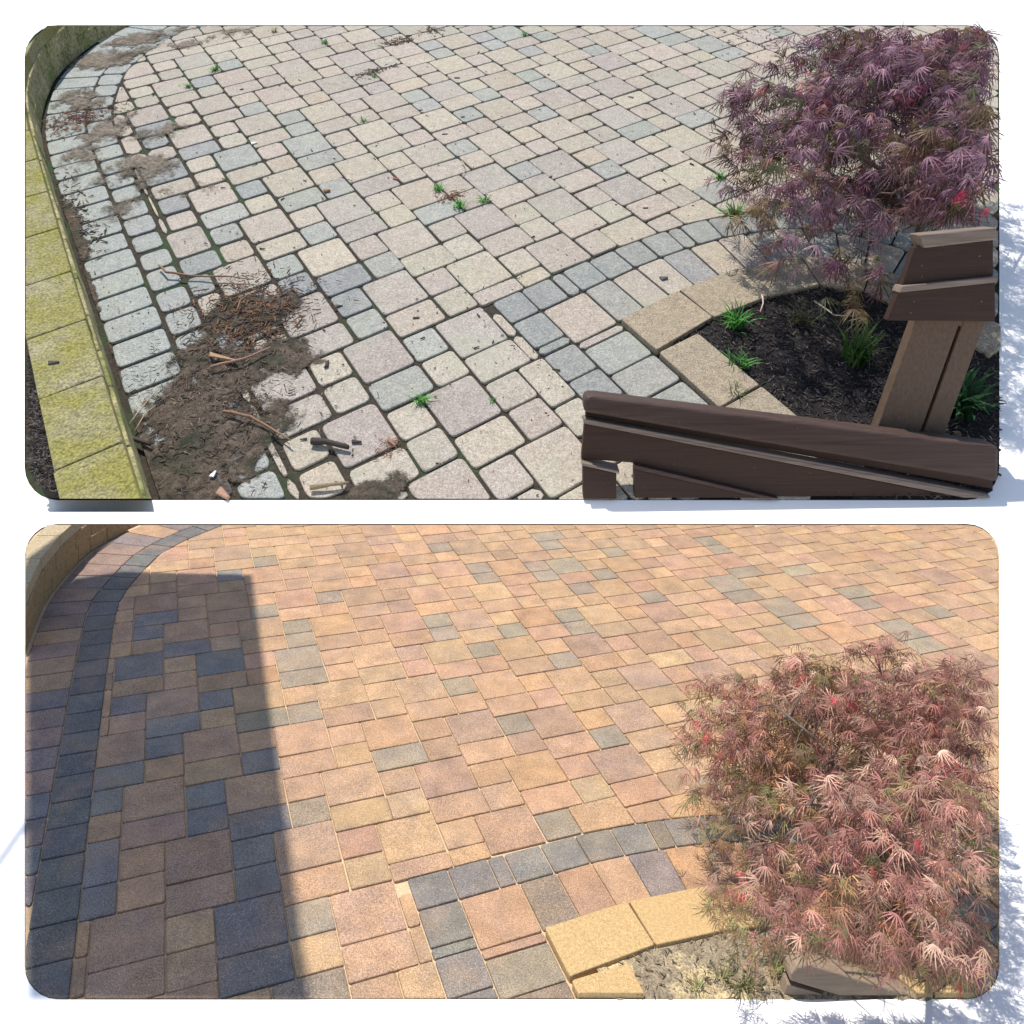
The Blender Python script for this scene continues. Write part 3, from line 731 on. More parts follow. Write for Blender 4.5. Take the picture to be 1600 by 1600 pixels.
# ------------------------------------------------------------------ litter on the dirty patio: each twig and chip its own thing
def twig(pts, rad, colr, name, label, cat, z=0.012, seg=6, group=None):
    r = random.Random(len(label) + int(pts[0][0])); P = []
    for k in range(len(pts) - 1):
        a, b = FU.pix(*pts[k]), FU.pix(*pts[k + 1]); m = max(2, int((b - a).length / 0.03))
        for i in range(m): P.append(a.lerp(b, i / m) + Vector((r.uniform(-1, 1), r.uniform(-1, 1), 0)) * 0.002)
    P.append(FU.pix(*pts[-1])); n = len(P); base = P[0].copy()
    P = [p - base + Vector((0, 0, z + 0.004 * math.sin(i * 0.8))) for i, p in enumerate(P)]
    V, F = tube(P, [rad * (1 - 0.55 * i / n) * r.uniform(0.85, 1.1) for i in range(n)], seg)
    a = Acc(); a.add(V, F, colr)
    o = link(name, a.mesh(name, True), M_TWIG, M=FU.M @ T(base)); tag(o, label, cat, group); return o
WOOD, PALE, DARKW, RUST = (0.22, 0.13, 0.085), (0.4, 0.3, 0.2), (0.05, 0.04, 0.037), (0.23, 0.085, 0.045)
twig([(250, 420), (262, 432), (300, 436), (398, 441)], 0.0055, WOOD, 'twig', 'long reddish twig lying at the far edge of the soil patch', 'twig', 0.02)
twig([(352, 651), (395, 660), (425, 676), (456, 697)], 0.006, WOOD, 'twig', 'bent reddish twig pointing from the soil patch to the pavers', 'twig', 0.025)
twig([(332, 584), (380, 572), (425, 551)], 0.006, (0.27, 0.17, 0.12), 'twig', 'brown stick crossing the middle of the soil patch', 'twig', 0.03)
twig([(488, 694), (515, 696), (546, 704)], 0.013, DARKW, 'bark_piece', 'large dark curved bark piece on a lilac paver', 'bark', 0.014)
twig([(203, 690), (238, 702)], 0.011, DARKW, 'bark_piece', 'dark bark piece against the foot of the mossy wall', 'bark', 0.02)
twig([(486, 766), (520, 762), (546, 758)], 0.008, (0.2, 0.16, 0.1), 'twig', 'short thick stick at the bottom edge of the dirty patio', 'twig', 0.012)
twig([(206, 672), (228, 645), (250, 618)], 0.003, PALE, 'straw', 'pale straw stalk leaning beside the soil patch', 'straw', 0.03)
twig([(213, 680), (230, 655), (246, 640)], 0.0025, PALE, 'straw', 'short pale straw stalk next to the longer one', 'straw', 0.022)
twig([(372, 497), (378, 480), (387, 472)], 0.004, WOOD, 'twig', 'small forked twig on the far part of the soil patch', 'twig', 0.03)
twig([(1270, 480), (1300, 503), (1345, 502)], 0.0035, (0.5, 0.42, 0.34), 'straw', 'pale bent stalk lying on the dark mulch', 'straw', 0.03)
twig([(1188, 470), (1190, 485), (1186, 497)], 0.004, (0.5, 0.38, 0.3), 'straw', 'short pale stalk where two edging stones meet the mulch', 'straw', 0.03)
twig([(722, 255), (728, 268), (722, 280)], 0.003, PALE, 'straw', 'thin curved stalk on a pale paver in mid patio', 'straw')
def plank(px, py, L, W, H, ang, colr, name, label, cat, z=0.0, group=None, seed=1):
    r = random.Random(seed); V, F = chip(r, L, W, H); a = Acc(); a.add(V, F, colr)
    p = FU.pix(px, py) + Vector((0, 0, z))
    o = link(name, bevel(a.mesh(name), min(W, H) * 0.18, 1), M_TWIG, M=FU.M @ T(p) @ Matrix.Rotation(ang, 4, 'Z')); tag(o, label, cat, group); return o
plank(350, 566, 0.075, 0.014, 0.01, -0.35, (0.36, 0.23, 0.13), 'wood_chip', 'long flat tan wood chip on the soil patch', 'wood chip', 0.022)
plank(350, 774, 0.035, 0.018, 0.012, -0.7, (0.33, 0.2, 0.14), 'wood_chip', 'reddish wood chip at the bottom edge near the mossy wall', 'wood chip', 0.004)
plank(511, 570, 0.024, 0.01, 0.009, 1.5, DARKW, 'bark_chip', 'blocky dark bark chip on a pale rounded paver', 'bark', 0.001)
plank(557, 691, 0.022, 0.01, 0.008, -0.1, DARKW, 'bark_chip', 'small dark bark chip on the large lilac paver', 'bark', 0.001)
plank(511, 300, 0.02, 0.014, 0.014, 0.3, (0.25, 0.13, 0.06), 'wood_chip', 'orange-brown wood chip on a blue-grey paver', 'wood chip', 0.001)
plank(1037, 436, 0.02, 0.017, 0.012, 0.2, (0.12, 0.11, 0.11), 'pebble', 'dark grey pebble on the border stones by the bed', 'pebble', 0.001)
plank(130, 666, 0.022, 0.013, 0.008, 0.1, (0.07, 0.06, 0.055), 'bark_chip', 'dark oval chip on top of a mossy capstone', 'bark', 11.3 * IN)
plank(335, 746, 0.016, 0.01, 0.006, 1.2, (0.75, 0.8, 0.82), 'paper_scrap', 'tiny white scrap on the damp soil near the bottom edge', 'scrap', 0.015)
plank(397, 224, 0.02, 0.014, 0.006, 0.2, (0.72, 0.7, 0.78), 'paper_scrap', 'tiny white scrap on a tan paver at far left', 'scrap', 0.001)
plank(618, 280, 0.022, 0.008, 0.008, -0.6, (0.4, 0.14, 0.09), 'wood_chip', 'red-brown wood chip between two grey pavers', 'wood chip', 0.001)
plank(714, 122, 0.022, 0.012, 0.006, -0.1, (0.28, 0.07, 0.07), 'leaf', 'dark red fallen leaf on a pink paver far back', 'leaf', 0.001)
plank(612, 692, 0.03, 0.01, 0.01, -0.9, (0.3, 0.16, 0.11), 'wood_chip', 'reddish wood splinter at the corner of the lilac paver', 'wood chip', 0.001)
r = random.Random(31); kk = 0
CH = [((747, 493), 'thin dark splinter on the large lilac paver next to the filler strip'), ((528, 480), 'dark bark splinter beside the orange-streaked paver'), ((505, 515), 'dark curved splinter on the paver below the orange-streaked one'),
      ((650, 497), 'ragged dark splinter on a pale rectangular paver in the middle'), ((1010, 122), 'straight dark splinter on a grey paver far back right'), ((1085, 178), 'long thin splinter on a blue-grey paver near the maple'),
      ((985, 152), 'dark splinter just left of the maple tips, far back'), ((857, 117), 'single dark chip on a pink paver far back in the middle'), ((748, 82), 'blunt dark chip alone on a tan paver at the far side'),
      ((592, 333), 'dark chip wedged in the joint above a pale square paver'), ((1040, 560), 'short dark splinter on the border beside the edging leg'), ((487, 235), 'dark chip on the big blue-grey paver at left'),
      ((695, 210), 'dark curled splinter on a lilac paver in mid patio'), ((860, 277), 'hook-shaped dark splinter on a pink paver')]
for k, ((x, y), lb) in enumerate(CH):
    plank(x, y, r.uniform(0.014, 0.024), r.uniform(0.004, 0.007), r.uniform(0.004, 0.007), r.uniform(0, 3.1), r.choice([DARKW, (0.06, 0.045, 0.04), (0.09, 0.06, 0.05)]),
          'bark_chip', lb, 'bark', 0.001, 'bark splinters on the dirty patio', seed=k)
PANU0 = panel_plan(FU, *BOX_U, grow=-4)
def heap(px, py, n, ru, rv, size, cols, name, label, zz=0.06, lift=False):
    a = Acc(); r = random.Random(px); u0, v0 = FU.pixplan(px, py); base = FU.loc(u0, v0)
    for _ in range(n):
        u, v = r.gauss(u0, ru), r.gauss(v0, rv)
        if u < -48.8 or not inside((u, v), PANU0): continue
        L = size * r.uniform(0.4, 1.3); V, F = chip(r, L, L * r.uniform(0.1, 0.25), L * 0.15)
        Mx = T(FU.loc(u, v) - base + Vector((0, 0, 0.002 + (0.007 if lift else 0) + r.uniform(0, zz) * IN * 4 * math.exp(-((u - u0) / ru) ** 2 - ((v - v0) / rv) ** 2)))) @ Matrix.Rotation(r.uniform(0, 6.3), 4, 'Z') @ Matrix.Rotation(r.uniform(-0.3, 0.3), 4, 'Y')
        q = r.uniform(0.7, 1.3); c = r.choice(cols); a.add([Mx @ p for p in V], F, (c[0] * q, c[1] * q, c[2] * q))
    link(name, a.mesh(name), M_CHIPS, M=FU.M @ T(base), kind='stuff', label=label, category='debris')
heap(625, 64, 70, 2.6, 1.6, 0.022, [DARKW, (0.09, 0.06, 0.05), (0.14, 0.09, 0.07)], 'debris_heap', 'heap of dark bark bits on the pavers at the far edge')
heap(590, 112, 60, 3.0, 1.0, 0.022, [DARKW, (0.1, 0.08, 0.06)], 'debris_heap', 'line of dark bark bits just nearer than the far heap')
heap(675, 48, 60, 2.0, 1.5, 0.018, [(0.13, 0.06, 0.05), DARKW], 'debris_heap', 'reddish leaf bits at the very far edge of the patio')
heap(705, 308, 90, 1.6, 0.7, 0.013, [RUST, (0.16, 0.07, 0.04)], 'debris_heap', 'rusty leaf crumbs in a joint between two green weeds')
heap(125, 185, 420, 5.5, 3.0, 0.017, [RUST, (0.15, 0.08, 0.055), (0.08, 0.055, 0.045)], 'needle_litter', 'rust-brown dry needles on the soil near the wall corner', 0.03)
heap(610, 702, 60, 1.0, 0.8, 0.01, [RUST, (0.12, 0.06, 0.04)], 'debris_heap', 'rusty crumbs at the corner of the lilac paver')
heap(395, 490, 900, 5.0, 5.0, 0.017, [DARKW, (0.14, 0.075, 0.045), (0.1, 0.07, 0.055), (0.2, 0.1, 0.05)], 'bark_litter', 'dark bark litter on the far half of the soil patch', 0.05, True)
heap(330, 600, 800, 6.5, 8.5, 0.012, [DARKW, (0.12, 0.09, 0.07), (0.2, 0.15, 0.11)], 'bark_litter', 'thin bark litter over the middle of the soil patch', 0.04, True)
heap(280, 710, 420, 6.0, 6.0, 0.014, [DARKW, (0.1, 0.08, 0.06)], 'bark_litter', 'fine litter on the damp soil near the bottom corner', 0.04, True)
heap(115, 340, 240, 2.0, 8.0, 0.02, [DARKW, (0.09, 0.07, 0.06), (0.2, 0.16, 0.11)], 'bark_litter', 'dark litter caught along the foot of the mossy wall', 0.04)
heap(1180, 60, 120, 7.0, 6.0, 0.016, [DARKW, (0.11, 0.07, 0.06)], 'bark_litter', 'dark litter on the pavers beyond the purple maple', 0.02)
a = Acc(); r = random.Random(77); base = FU.loc(60, 50); pan = panel_plan(FU, *BOX_U)
while len(a.V) < 8 * 750:
    x, y = r.uniform(60, 1300), r.uniform(45, 775)
    if fbm(x * 0.012, y * 0.016, 3) < r.uniform(-0.7, 0.9): continue
    p = FU.pix(x, y); u, v = FU.plan(p)
    if v > 96 and u > 8: continue
    L = r.uniform(0.002, 0.0065) if r.random() < 0.93 else r.uniform(0.009, 0.018); V, F = chip(r, L, L * (0.5 if L < 0.008 else 0.28), min(L * 0.5, 0.005)); Mx = T(p - base + Vector((0, 0, 0.0015))) @ Matrix.Rotation(r.uniform(0, 6.3), 4, 'Z')
    q = r.uniform(0.6, 1.6); a.add([Mx @ t for t in V], F, (0.06 * q, 0.047 * q, 0.038 * q))
link('debris_specks', a.mesh('debris_specks'), M_CHIPS, M=FU.M @ T(base), kind='stuff', label='tiny dark specks of debris peppered over the dirty pavers', category='debris')

# ------------------------------------------------------------------ weeds
def blade(r, L, w, az, lean, n=4):
    V, F = [], []; d = Vector((math.cos(az), math.sin(az), 0)); sd = Vector((-d.y, d.x, 0)); p = Vector((0, 0, 0)); ang = lean * 0.3
    for i in range(n + 1):
        k = w * (1 - (i / n) ** 1.6) + 0.0003; V += [p - sd * k, p + sd * k]
        st = L / n; p = p + d * math.sin(ang) * st + Vector((0, 0, math.cos(ang) * st)); ang += lean * 0.9 / n
        if i < n: F.append((2 * i, 2 * i + 1, 2 * i + 3, 2 * i + 2))
    return V, F
def weed(fr, px, py, size, n, label, cols, name='weed', w=0.05, z=0.0, lean=1.3, cat='weed', group=None):
    a = Acc(); r = random.Random(px * 7 + py)
    for k in range(n):
        V, F = blade(r, size * r.uniform(0.55, 1.15), size * w * r.uniform(0.6, 1.3), r.uniform(0, 6.3), lean * r.uniform(0.5, 1.3))
        o = Vector((r.gauss(0, size * 0.16), r.gauss(0, size * 0.16), 0)); c = r.choice(cols); q = r.uniform(0.7, 1.4)
        a.add([v + o for v in V], F, (c[0] * q, c[1] * q, c[2] * q))
    o = link(name, a.mesh(name, True), M_GRASS, M=fr.M @ T(fr.pix(px, py, z) - Vector((0, 0, 0.004)))); tag(o, label, cat, group); return o
G1 = [(0.08, 0.27, 0.05), (0.12, 0.36, 0.06), (0.05, 0.17, 0.04)]; G2 = [(0.13, 0.2, 0.04), (0.16, 0.17, 0.06), (0.07, 0.13, 0.04)]
for (x, y, s, n, lb) in ((337, 110, 0.045, 26, 'green weed tuft in a joint near the far left pavers'), (295, 136, 0.035, 22, 'small weed tuft nearer the wall than its far left neighbour'),
                         (508, 67, 0.04, 22, 'weed tuft at the far edge left of the bark heap'), (568, 190, 0.032, 18, 'tiny weed on the corner of an olive paver'),
                         (685, 296, 0.042, 24, 'left weed of the three round the rusty leaf crumbs'), (718, 324, 0.045, 28, 'dark weed nearest the viewer by the rusty leaf crumbs'),
                         (758, 315, 0.042, 22, 'bright weed right of the rusty leaf crumbs'), (820, 55, 0.04, 18, 'weed tuft at the far edge in mid patio'),
                         (1123, 278, 0.045, 24, 'weed tuft left of the purple maple fronds'), (1146, 334, 0.065, 40, 'broad grass clump on the dark border course'),
                         (1178, 337, 0.04, 18, 'small grass clump right beside the broad one on the border'), (656, 628, 0.045, 22, 'weed beside the big blue-grey paver near the bottom'),
                         (770, 626, 0.02, 10, 'tiny yellow-green weed at the right of the blue-grey paver'), (585, 190 - 70, 0.03, 14, 'weed poking from the line of dark bark bits')):
    weed(FU, x, y, s * 1.25, int(n * 1.3), lb, G1, lean=1.7)
weed(FU, 1150, 507, 0.11, 60, 'large green grass weed behind the edging stones on the mulch', G1, w=0.035, z=0.01)
weed(FU, 1158, 572, 0.085, 34, 'upright green weed on the mulch by the leg of edging stones', G1, w=0.035, z=0.01)
weed(FU, 1150, 618, 0.06, 26, 'pale weed at the joint of the edging stones', G2, w=0.03, z=0.01)
weed(FU, 1338, 560, 0.15, 60, 'tall narrow-leaved green plant in the mulch under the maple', [(0.04, 0.1, 0.02), (0.08, 0.14, 0.03)], w=0.03, z=0.01, lean=1.0, name='grass_plant', cat='plant')
weed(FU, 1250, 505, 0.1, 50, 'dry thin fern-like sprig on the mulch', [(0.06, 0.06, 0.035), (0.09, 0.08, 0.04), (0.05, 0.08, 0.03)], w=0.02, z=0.01, name='dry_sprig', cat='plant')
weed(FU, 1345, 72, 0.14, 60, 'leafy bright green plant beyond the maple at the top', [(0.07, 0.2, 0.03), (0.12, 0.27, 0.05)], w=0.11, lean=1.5, name='leafy_plant', cat='plant')
weed(FU, 1490, 95, 0.15, 80, 'leafy green plant in the top right corner of the patio', [(0.08, 0.2, 0.03), (0.16, 0.3, 0.05)], w=0.1, lean=1.4, name='leafy_plant', cat='plant')
weed(FU, 1490, 640, 0.17, 90, 'dark green leafy plant behind the bench post', [(0.015, 0.05, 0.02), (0.03, 0.09, 0.03)], w=0.07, lean=1.2, name='leafy_plant', cat='plant')
weed(FU, 430, 50, 0.05, 36, 'yellowish grass clump at the far edge left of the weeds', [(0.25, 0.25, 0.08), (0.14, 0.17, 0.06)], w=0.03)
for (x, y, s, lb) in ((1165, 1545, 0.1, 'yellow-green sprig at the bottom of the sandy bed'), (1130, 1530, 0.07, 'thin weed on the sandy soil near the tan stones'), (1215, 1520, 0.1, 'green weed under the red maple beside the rail end'), (1090, 1548, 0.06, 'smallest weed on the sandy soil at the bottom edge')):
    weed(FL, x, y, s, 26, lb, [(0.24, 0.25, 0.1), (0.16, 0.2, 0.08), (0.3, 0.27, 0.12)], w=0.025, z=0.005, lean=1.6)

# ------------------------------------------------------------------ laceleaf maples
def leaf_geo(r, L):                                # seven narrow toothed lobes that droop from the stalk
    V, F = [], []
    n = r.choice([7, 7, 9])
    for k in range(n):
        a = (k - (n - 1) / 2) * (3.1 / n) * r.uniform(0.9, 1.1); l = L * (1 - 0.1 * abs(k - (n - 1) / 2)) * r.uniform(0.8, 1.1)
        d = Vector((math.cos(a), math.sin(a), 0)); s = Vector((-d.y, d.x, 0)); w = L * r.uniform(0.028, 0.043); b = len(V); dr = r.uniform(0.35, 1.0)
        prof = [(0.0, 0.25), (0.22, 0.55), (0.42, 1.0), (0.5, 0.55), (0.72, 0.75), (0.8, 0.35), (1.0, 0.02)]
        for t, ww in prof:
            p = d * (t * l) + Vector((0, 0, -dr * l * t * t)); V += [p - s * w * ww, p + s * w * ww]
        for i in range(len(prof) - 1): F.append((b + 2 * i, b + 2 * i + 1, b + 2 * i + 3, b + 2 * i + 2))
    return V, F
def maple(fr, root_uv, Rx, Ry, H, ncl, per, Lf, cols, label, lim, seed, off=(0, 0), avoid=None, ctmin=0.06, clear=None, sig=0.034, npad=40):
    r = random.Random(seed); base = fr.loc(*root_uv)
    root = link('maple', None, M=fr.M @ T(base)); tag(root, label, 'maple')
    # trunk with limbs
    acc = Acc(); fork = Vector((off[0] * 0.3, off[1] * 0.3, H * 0.32))
    V, F = tube([Vector((0, 0, -0.01)), Vector((0.02, 0.01, H * 0.15)), fork], [0.022, 0.018, 0.014], 7); acc.add(V, F)
    pads = []; tries = 0                             # foliage hangs in flat drooping layers
    while len(pads) < npad and tries < 4000:
        tries += 1
        az = r.uniform(0, 2 * math.pi); rr = math.sqrt(r.random()) * 0.86
        c = Vector((math.cos(az) * rr * Rx + off[0], math.sin(az) * rr * Ry + off[1], H * (0.97 * math.sqrt(1 - 0.86 * rr * rr) * r.uniform(0.5, 1.0))))
        if c.z < H * ctmin * 1.6 or any((Vector((c.x - q.x, c.y - q.y, 2.2 * (c.z - q.z)))).length < 0.2 for q, _ in pads): continue
        x, y = fr.proj(base + c)
        if x > lim[2] + 40 or y < lim[1] - 10: continue
        pads.append((c, r.uniform(0.13, 0.27)))
    centres = []
    for c, pr in pads:
        out = Vector((c.x - off[0], c.y - off[1], 0)); n0 = len(centres); t2 = 0; el = r.uniform(1.0, 1.6); oz = math.atan2(out.y, out.x)
        while len(centres) - n0 < int(ncl * (pr / 0.2) ** 2) and t2 < 400:
            t2 += 1; a, d = r.uniform(0, 2 * math.pi), math.sqrt(r.random())
            lx, ly = math.cos(a) * d * pr * el, math.sin(a) * d * pr / el
            p = c + Vector((lx * math.cos(oz) - ly * math.sin(oz), lx * math.sin(oz) + ly * math.cos(oz), -0.55 * pr * d * d + r.uniform(-0.02, 0.02) - 0.12 * max(0, lx)))
            x, y = fr.proj(base + p)
            if p.z < 0.05 or x > lim[2] - 8 or y < lim[1] or x < lim[0] or y > lim[3]: continue
            if any((p - q).length < 0.036 for q in centres[n0:]): continue
            centres.append(p)
    limbs = []
    for k in range(13):
        az = 2 * math.pi * k / 13 + r.uniform(-0.2, 0.2); e = Vector((math.cos(az) * Rx * 0.62 + off[0], math.sin(az) * Ry * 0.62 + off[1], H * r.uniform(0.45, 0.75)))
        x, y = fr.proj(base + e)
        if x > lim[2] or y < lim[1]: continue
        P = [fork, fork.lerp(e, 0.35) + Vector((0, 0, 0.06)), fork.lerp(e, 0.7) + Vector((0, 0, 0.06)), e]
        V, F = tube(P, [0.011, 0.008, 0.006, 0.004], 6); acc.add(V, F); limbs.append(P)
    for p in centres:
        if r.random() < 0.3 and limbs:
            q = min((P[k].lerp(P[k + 1], f) for P in limbs for k in (0, 1, 2) for f in (0.25, 0.6, 1.0)), key=lambda t: (t - p).length)
            if (q - p).length > 0.17: continue
            m = q.lerp(p, 0.55) + Vector((0, 0, 0.03)); V, F = tube([q, m, p], [0.0035, 0.0026, 0.0014], 4, False); acc.add(V, F)
    link('trunk', acc.mesh('trunk', True), M_BARK, root)
    items = []
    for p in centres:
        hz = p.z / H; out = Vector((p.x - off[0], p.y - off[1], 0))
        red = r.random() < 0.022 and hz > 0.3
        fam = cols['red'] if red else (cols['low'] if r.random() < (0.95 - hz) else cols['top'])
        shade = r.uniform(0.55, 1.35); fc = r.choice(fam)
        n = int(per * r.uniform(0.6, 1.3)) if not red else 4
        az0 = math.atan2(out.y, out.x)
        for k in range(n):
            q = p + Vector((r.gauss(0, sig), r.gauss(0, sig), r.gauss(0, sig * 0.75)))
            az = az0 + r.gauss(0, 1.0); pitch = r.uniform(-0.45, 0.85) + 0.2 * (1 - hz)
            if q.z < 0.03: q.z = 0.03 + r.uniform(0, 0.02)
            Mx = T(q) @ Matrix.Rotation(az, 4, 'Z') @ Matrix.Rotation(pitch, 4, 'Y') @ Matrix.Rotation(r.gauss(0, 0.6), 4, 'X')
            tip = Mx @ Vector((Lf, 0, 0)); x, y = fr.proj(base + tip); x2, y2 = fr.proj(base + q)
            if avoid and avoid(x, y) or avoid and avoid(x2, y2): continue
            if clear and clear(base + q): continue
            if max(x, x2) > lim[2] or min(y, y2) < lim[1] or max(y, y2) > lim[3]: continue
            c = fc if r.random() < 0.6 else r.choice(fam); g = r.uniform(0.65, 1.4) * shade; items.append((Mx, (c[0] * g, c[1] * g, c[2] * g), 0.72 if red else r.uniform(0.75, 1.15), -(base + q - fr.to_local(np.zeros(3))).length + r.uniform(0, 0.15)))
    items.sort(key=lambda t: -t[3]); vr = []
    for k in range(6): V, F = leaf_geo(random.Random(seed * 10 + k), Lf); vr.append((V, F))
    rest = Acc(); crown = None
    for Mx, c, s, _ in items[300:]:
        V, F = vr[r.randrange(6)]; Q = Mx @ Matrix.Scale(s, 4); rest.add([Q @ v for v in V], F, c)
    crown = link('crown', rest.mesh('crown', True), M_LEAF, root); crown['kind'] = 'stuff'
    ms = [mesh('leaf', V, F, True) for V, F in vr]
    for me in ms: me.materials.append(M_LEAFO)
    for Mx, c, s, _ in items[:300]:
        o = link('leaf', ms[r.randrange(6)], None, crown, Mx @ Matrix.Scale(s, 4)); o.color = (c[0], c[1], c[2], 1)
    return len(items)
COL_U = dict(top=[(0.2, 0.1, 0.145), (0.25, 0.135, 0.18), (0.15, 0.065, 0.095), (0.2, 0.09, 0.09), (0.29, 0.17, 0.21)],
             low=[(0.13, 0.085, 0.045), (0.08, 0.09, 0.04), (0.14, 0.07, 0.06), (0.16, 0.11, 0.05)], red=[(0.5, 0.04, 0.09), (0.4, 0.04, 0.07)])
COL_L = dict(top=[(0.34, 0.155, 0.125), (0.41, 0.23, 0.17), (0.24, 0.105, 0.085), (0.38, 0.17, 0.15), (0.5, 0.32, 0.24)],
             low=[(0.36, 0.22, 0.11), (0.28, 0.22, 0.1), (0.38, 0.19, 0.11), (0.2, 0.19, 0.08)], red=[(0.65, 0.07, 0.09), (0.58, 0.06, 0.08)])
ra, rb = FL.pix(1222, 1559), FL.pix(1430, 1559)
def rail_light(q):                                 # the plant is cut back where the rail end gets its sun
    g = q - SUN_DIR * ((q.z - 0.07) / SUN_DIR.z)
    return q.z > 0.08 and ra.x - 0.05 < g.x < rb.x + 0.02 and ra.y - 0.05 < g.y < ra.y + 0.13
maple(FU, (66, 131), 0.9, 1.0, 1.0, 17, 6, 0.078, COL_U, 'purple laceleaf maple spilling over the dirty patio', (1135, 43, 1553, 560), 3, (0.2, 0.36), lambda x, y: x > 1382 and y > 350, 0.2, None, 0.034, 42)
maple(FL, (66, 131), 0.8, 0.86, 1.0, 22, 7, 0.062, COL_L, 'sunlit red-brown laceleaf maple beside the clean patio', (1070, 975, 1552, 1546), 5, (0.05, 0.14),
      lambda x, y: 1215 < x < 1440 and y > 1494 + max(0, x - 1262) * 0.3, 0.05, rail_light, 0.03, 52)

# ------------------------------------------------------------------ brown wooden railing and bench
def slab(fr, p0, p1, pts, f0, f1, name, mat, parent, base, bev=0.004, seg=2):   # a board standing on the line p0-p1, outline given as seen
    nn = fr.plumb(p0, p1)
    P = [fr.pixvert(x, y, p0, p1) - base for x, y in pts]
    P = [Vector((p.x, p.y, max(p.z, 0.0))) for p in P]
    n = len(P); V = [p + nn * f0 for p in P] + [p + nn * f1 for p in P]
    F = [tuple(range(n)), tuple(range(2 * n - 1, n - 1, -1))] + [(i, n + i, n + (i + 1) % n, (i + 1) % n) for i in range(n)]
    me = mesh(name, V, F); bevel(me, bev, seg); me.polygons.foreach_set('use_smooth', [False] * len(me.polygons))
    return link(name, me, mat, parent)
p0, p1 = FU.pix(908, 771), FU.pix(1554, 771)
rail = link('railing', None, M=FU.M @ T(p0)); tag(rail, 'dark brown wooden railing with rounded cap at the front of the dirty patio', 'railing')
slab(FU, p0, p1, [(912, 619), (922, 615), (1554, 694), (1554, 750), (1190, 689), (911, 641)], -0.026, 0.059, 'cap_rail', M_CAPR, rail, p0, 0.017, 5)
slab(FU, p0, p1, [(916, 642), (1554, 750), (1554, 766), (915, 652)], 0.009, 0.034, 'shadow_board', M_BROWN, rail, p0, 0.002)  # dark board drawn where the gap under the cap lies in shade
slab(FU, p0, p1, [(912, 652), (1540, 769), (1540, 780), (1500, 780), (911, 659)], -0.018, 0.034, 'moulding', M_LIGHTR, rail, p0, 0.0025)  # highlight along the ledge carried by its pale colour
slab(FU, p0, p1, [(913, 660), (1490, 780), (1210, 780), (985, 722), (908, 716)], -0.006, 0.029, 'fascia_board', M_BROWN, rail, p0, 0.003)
slab(FU, p0, p1, [(990, 722), (1212, 780), (1190, 780), (990, 729)], -0.026, 0.024, 'board_edge', M_CAPR, rail, p0, 0.002)  # thin lighter slab painted as the lit top edge of the lower board
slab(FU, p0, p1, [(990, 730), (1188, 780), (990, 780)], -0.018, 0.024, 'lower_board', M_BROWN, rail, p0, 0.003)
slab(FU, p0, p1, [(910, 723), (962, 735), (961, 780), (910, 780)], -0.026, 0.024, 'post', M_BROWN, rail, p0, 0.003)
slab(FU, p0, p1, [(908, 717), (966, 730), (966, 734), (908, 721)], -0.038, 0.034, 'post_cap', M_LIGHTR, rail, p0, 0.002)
q0, q1 = FU.pix(1345, 742), FU.pix(1470, 735)
bench = link('bench', None, M=FU.M @ T(q0)); tag(bench, 'worn brown wooden bench end with stepped boards on a double post at right', 'bench')
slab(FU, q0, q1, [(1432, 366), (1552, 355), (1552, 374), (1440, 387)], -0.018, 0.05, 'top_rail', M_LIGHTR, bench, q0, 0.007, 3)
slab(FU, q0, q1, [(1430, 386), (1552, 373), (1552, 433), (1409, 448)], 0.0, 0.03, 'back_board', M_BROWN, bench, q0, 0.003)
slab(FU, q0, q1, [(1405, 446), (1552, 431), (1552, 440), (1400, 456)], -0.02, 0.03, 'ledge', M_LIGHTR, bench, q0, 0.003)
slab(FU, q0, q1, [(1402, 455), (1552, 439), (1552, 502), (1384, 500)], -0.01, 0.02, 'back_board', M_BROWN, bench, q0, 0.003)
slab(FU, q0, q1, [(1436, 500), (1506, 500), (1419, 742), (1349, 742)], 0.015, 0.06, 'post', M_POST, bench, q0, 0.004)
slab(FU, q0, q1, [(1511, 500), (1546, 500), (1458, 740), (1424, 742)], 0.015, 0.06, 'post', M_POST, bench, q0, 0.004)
def screw(fr, x, y, a, b, base, parent, off):
    nn = fr.plumb(a, b)
    c = fr.pixvert(x, y, a, b) - base + nn * off; V, F = tube([c, c - nn * 0.0025], [0.003, 0.0025], 8); link('screw', mesh('screw', V, F), M_BARK, parent)
for x, y in ((1440, 415), (1440, 432), (1425, 470), (1420, 488), (1530, 400), (1530, 470)): screw(FU, x, y, q0, q1, q0, bench, 0.0 if y < 440 else -0.01)
p0, p1 = FL.pix(1222, 1559), FL.pix(1430, 1559)
rl = link('railing', None, M=FL.M @ T(p0)); tag(rl, 'sunlit grey-brown wooden rail end at the bottom of the clean patio', 'railing')
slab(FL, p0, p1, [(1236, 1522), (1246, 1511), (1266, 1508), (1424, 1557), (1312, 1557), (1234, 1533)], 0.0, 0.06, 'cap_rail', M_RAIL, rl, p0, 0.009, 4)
slab(FL, p0, p1, [(1236, 1534), (1311, 1557), (1290, 1557), (1236, 1541)], 0.03, 0.05, 'shadow_board', M_BROWN, rl, p0, 0.001)  # dark strip painted for the shade under the cap
slab(FL, p0, p1, [(1232, 1541), (1288, 1557), (1226, 1558)], 0.006, 0.05, 'fascia_board', M_RAIL, rl, p0, 0.002)

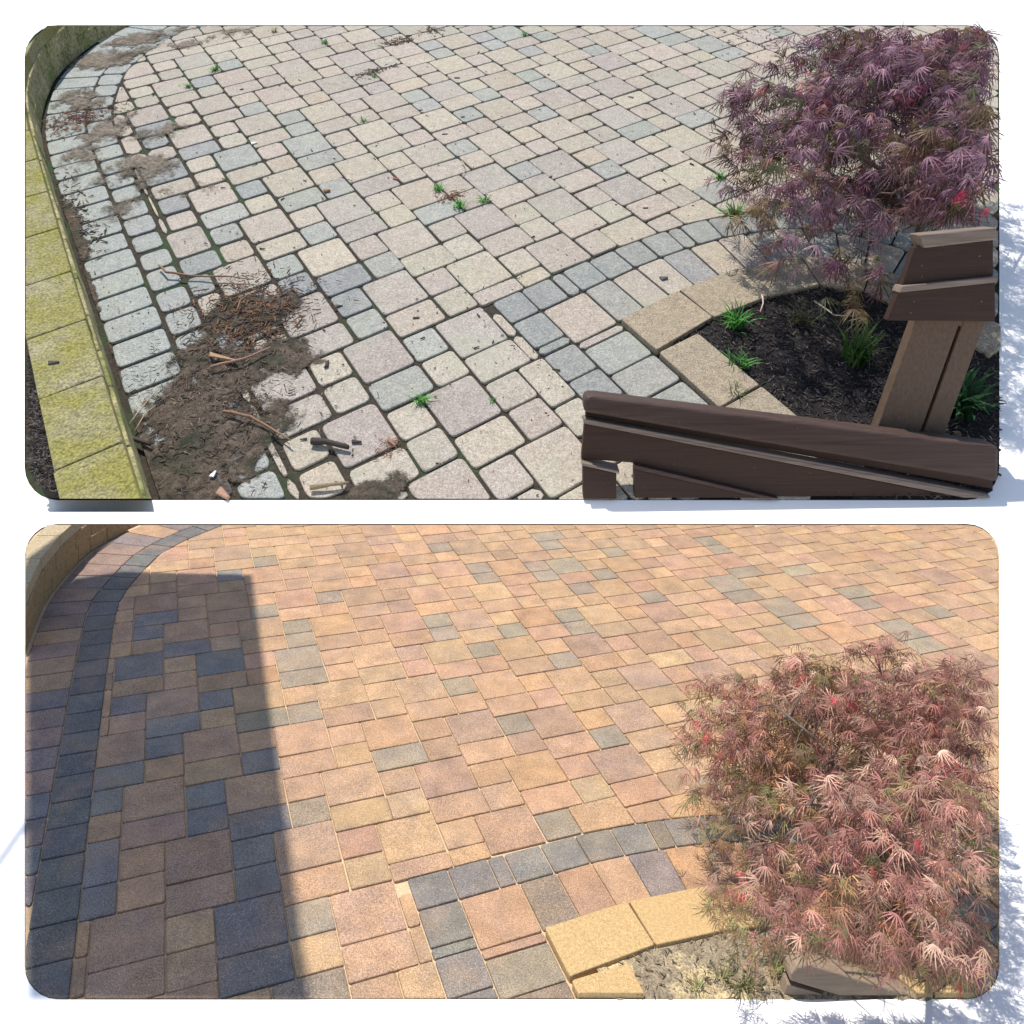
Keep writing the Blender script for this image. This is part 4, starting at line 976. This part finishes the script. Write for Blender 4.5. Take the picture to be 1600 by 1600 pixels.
# ------------------------------------------------------------------ pointed tan rocks beyond the maples
def rock(fr, px, py, w, h, label, seed):
    r = random.Random(seed); b = fr.pix(px, py); n = 7; V = []
    for lv, (z, s) in enumerate(((0, 1.0), (0.35, 0.85), (0.75, 0.45), (1.0, 0.12))):
        for k in range(n):
            a = 2 * math.pi * k / n; V.append(Vector((math.cos(a) * w * s * r.uniform(0.8, 1.15), math.sin(a) * w * 0.7 * s * r.uniform(0.8, 1.15), z * h)))
    F = [(l * n + k, l * n + (k + 1) % n, (l + 1) * n + (k + 1) % n, (l + 1) * n + k) for l in range(3) for k in range(n)] + [tuple(range(3 * n, 4 * n))]
    o = link('rock', bevel(mesh('rock', V, F), 0.008, 1), M_ROCK, M=fr.M @ T(b)); tag(o, label, 'rock')
rock(FU, 1425, 100, 0.07, 0.19, 'pointed tan rock standing behind the purple maple', 1)

# ------------------------------------------------------------------ shade sail added unseen left of the clean patio, outlined to throw its dark shadow
SH = [(392, 898), (482, 1562), (42, 1562), (42, 1010), (62, 950), (115, 905), (190, 893)]
k = 4.6 / SUN_DIR.z
top = [FL.pix(x, y) + SUN_DIR * k for x, y in SH]; n = len(top)
mast = Vector((top[2].x - 0.15, -2.4, 0)); base = mast
caster = link('shadow_caster', None, M=T(base)); tag(caster, 'added unseen shadow sail on a cantilever mast left of the clean patio', 'shade sail')
V = [p - base for p in top] + [p - base + Vector((0, 0, 0.03)) for p in top]
link('canvas', mesh('canvas', V, [tuple(range(n)), tuple(range(2 * n - 1, n - 1, -1))] + [(i, n + i, n + (i + 1) % n, (i + 1) % n) for i in range(n)]), M_CANVAS, caster)
V, F = tube([Vector((0, 0, 0)), Vector((0, 0, 4.7))], [0.06, 0.045], 12); link('mast', mesh('mast', V, F), M_STEEL, caster)
e = (top[2] + top[1]) / 2 * 0.15 + top[4] * 0.4 + top[2] * 0.45 - base; e.z = 4.66
V, F = tube([Vector((0, 0, 4.66)), e], [0.02, 0.015], 8); link('arm', mesh('arm', V, F), M_STEEL, caster)
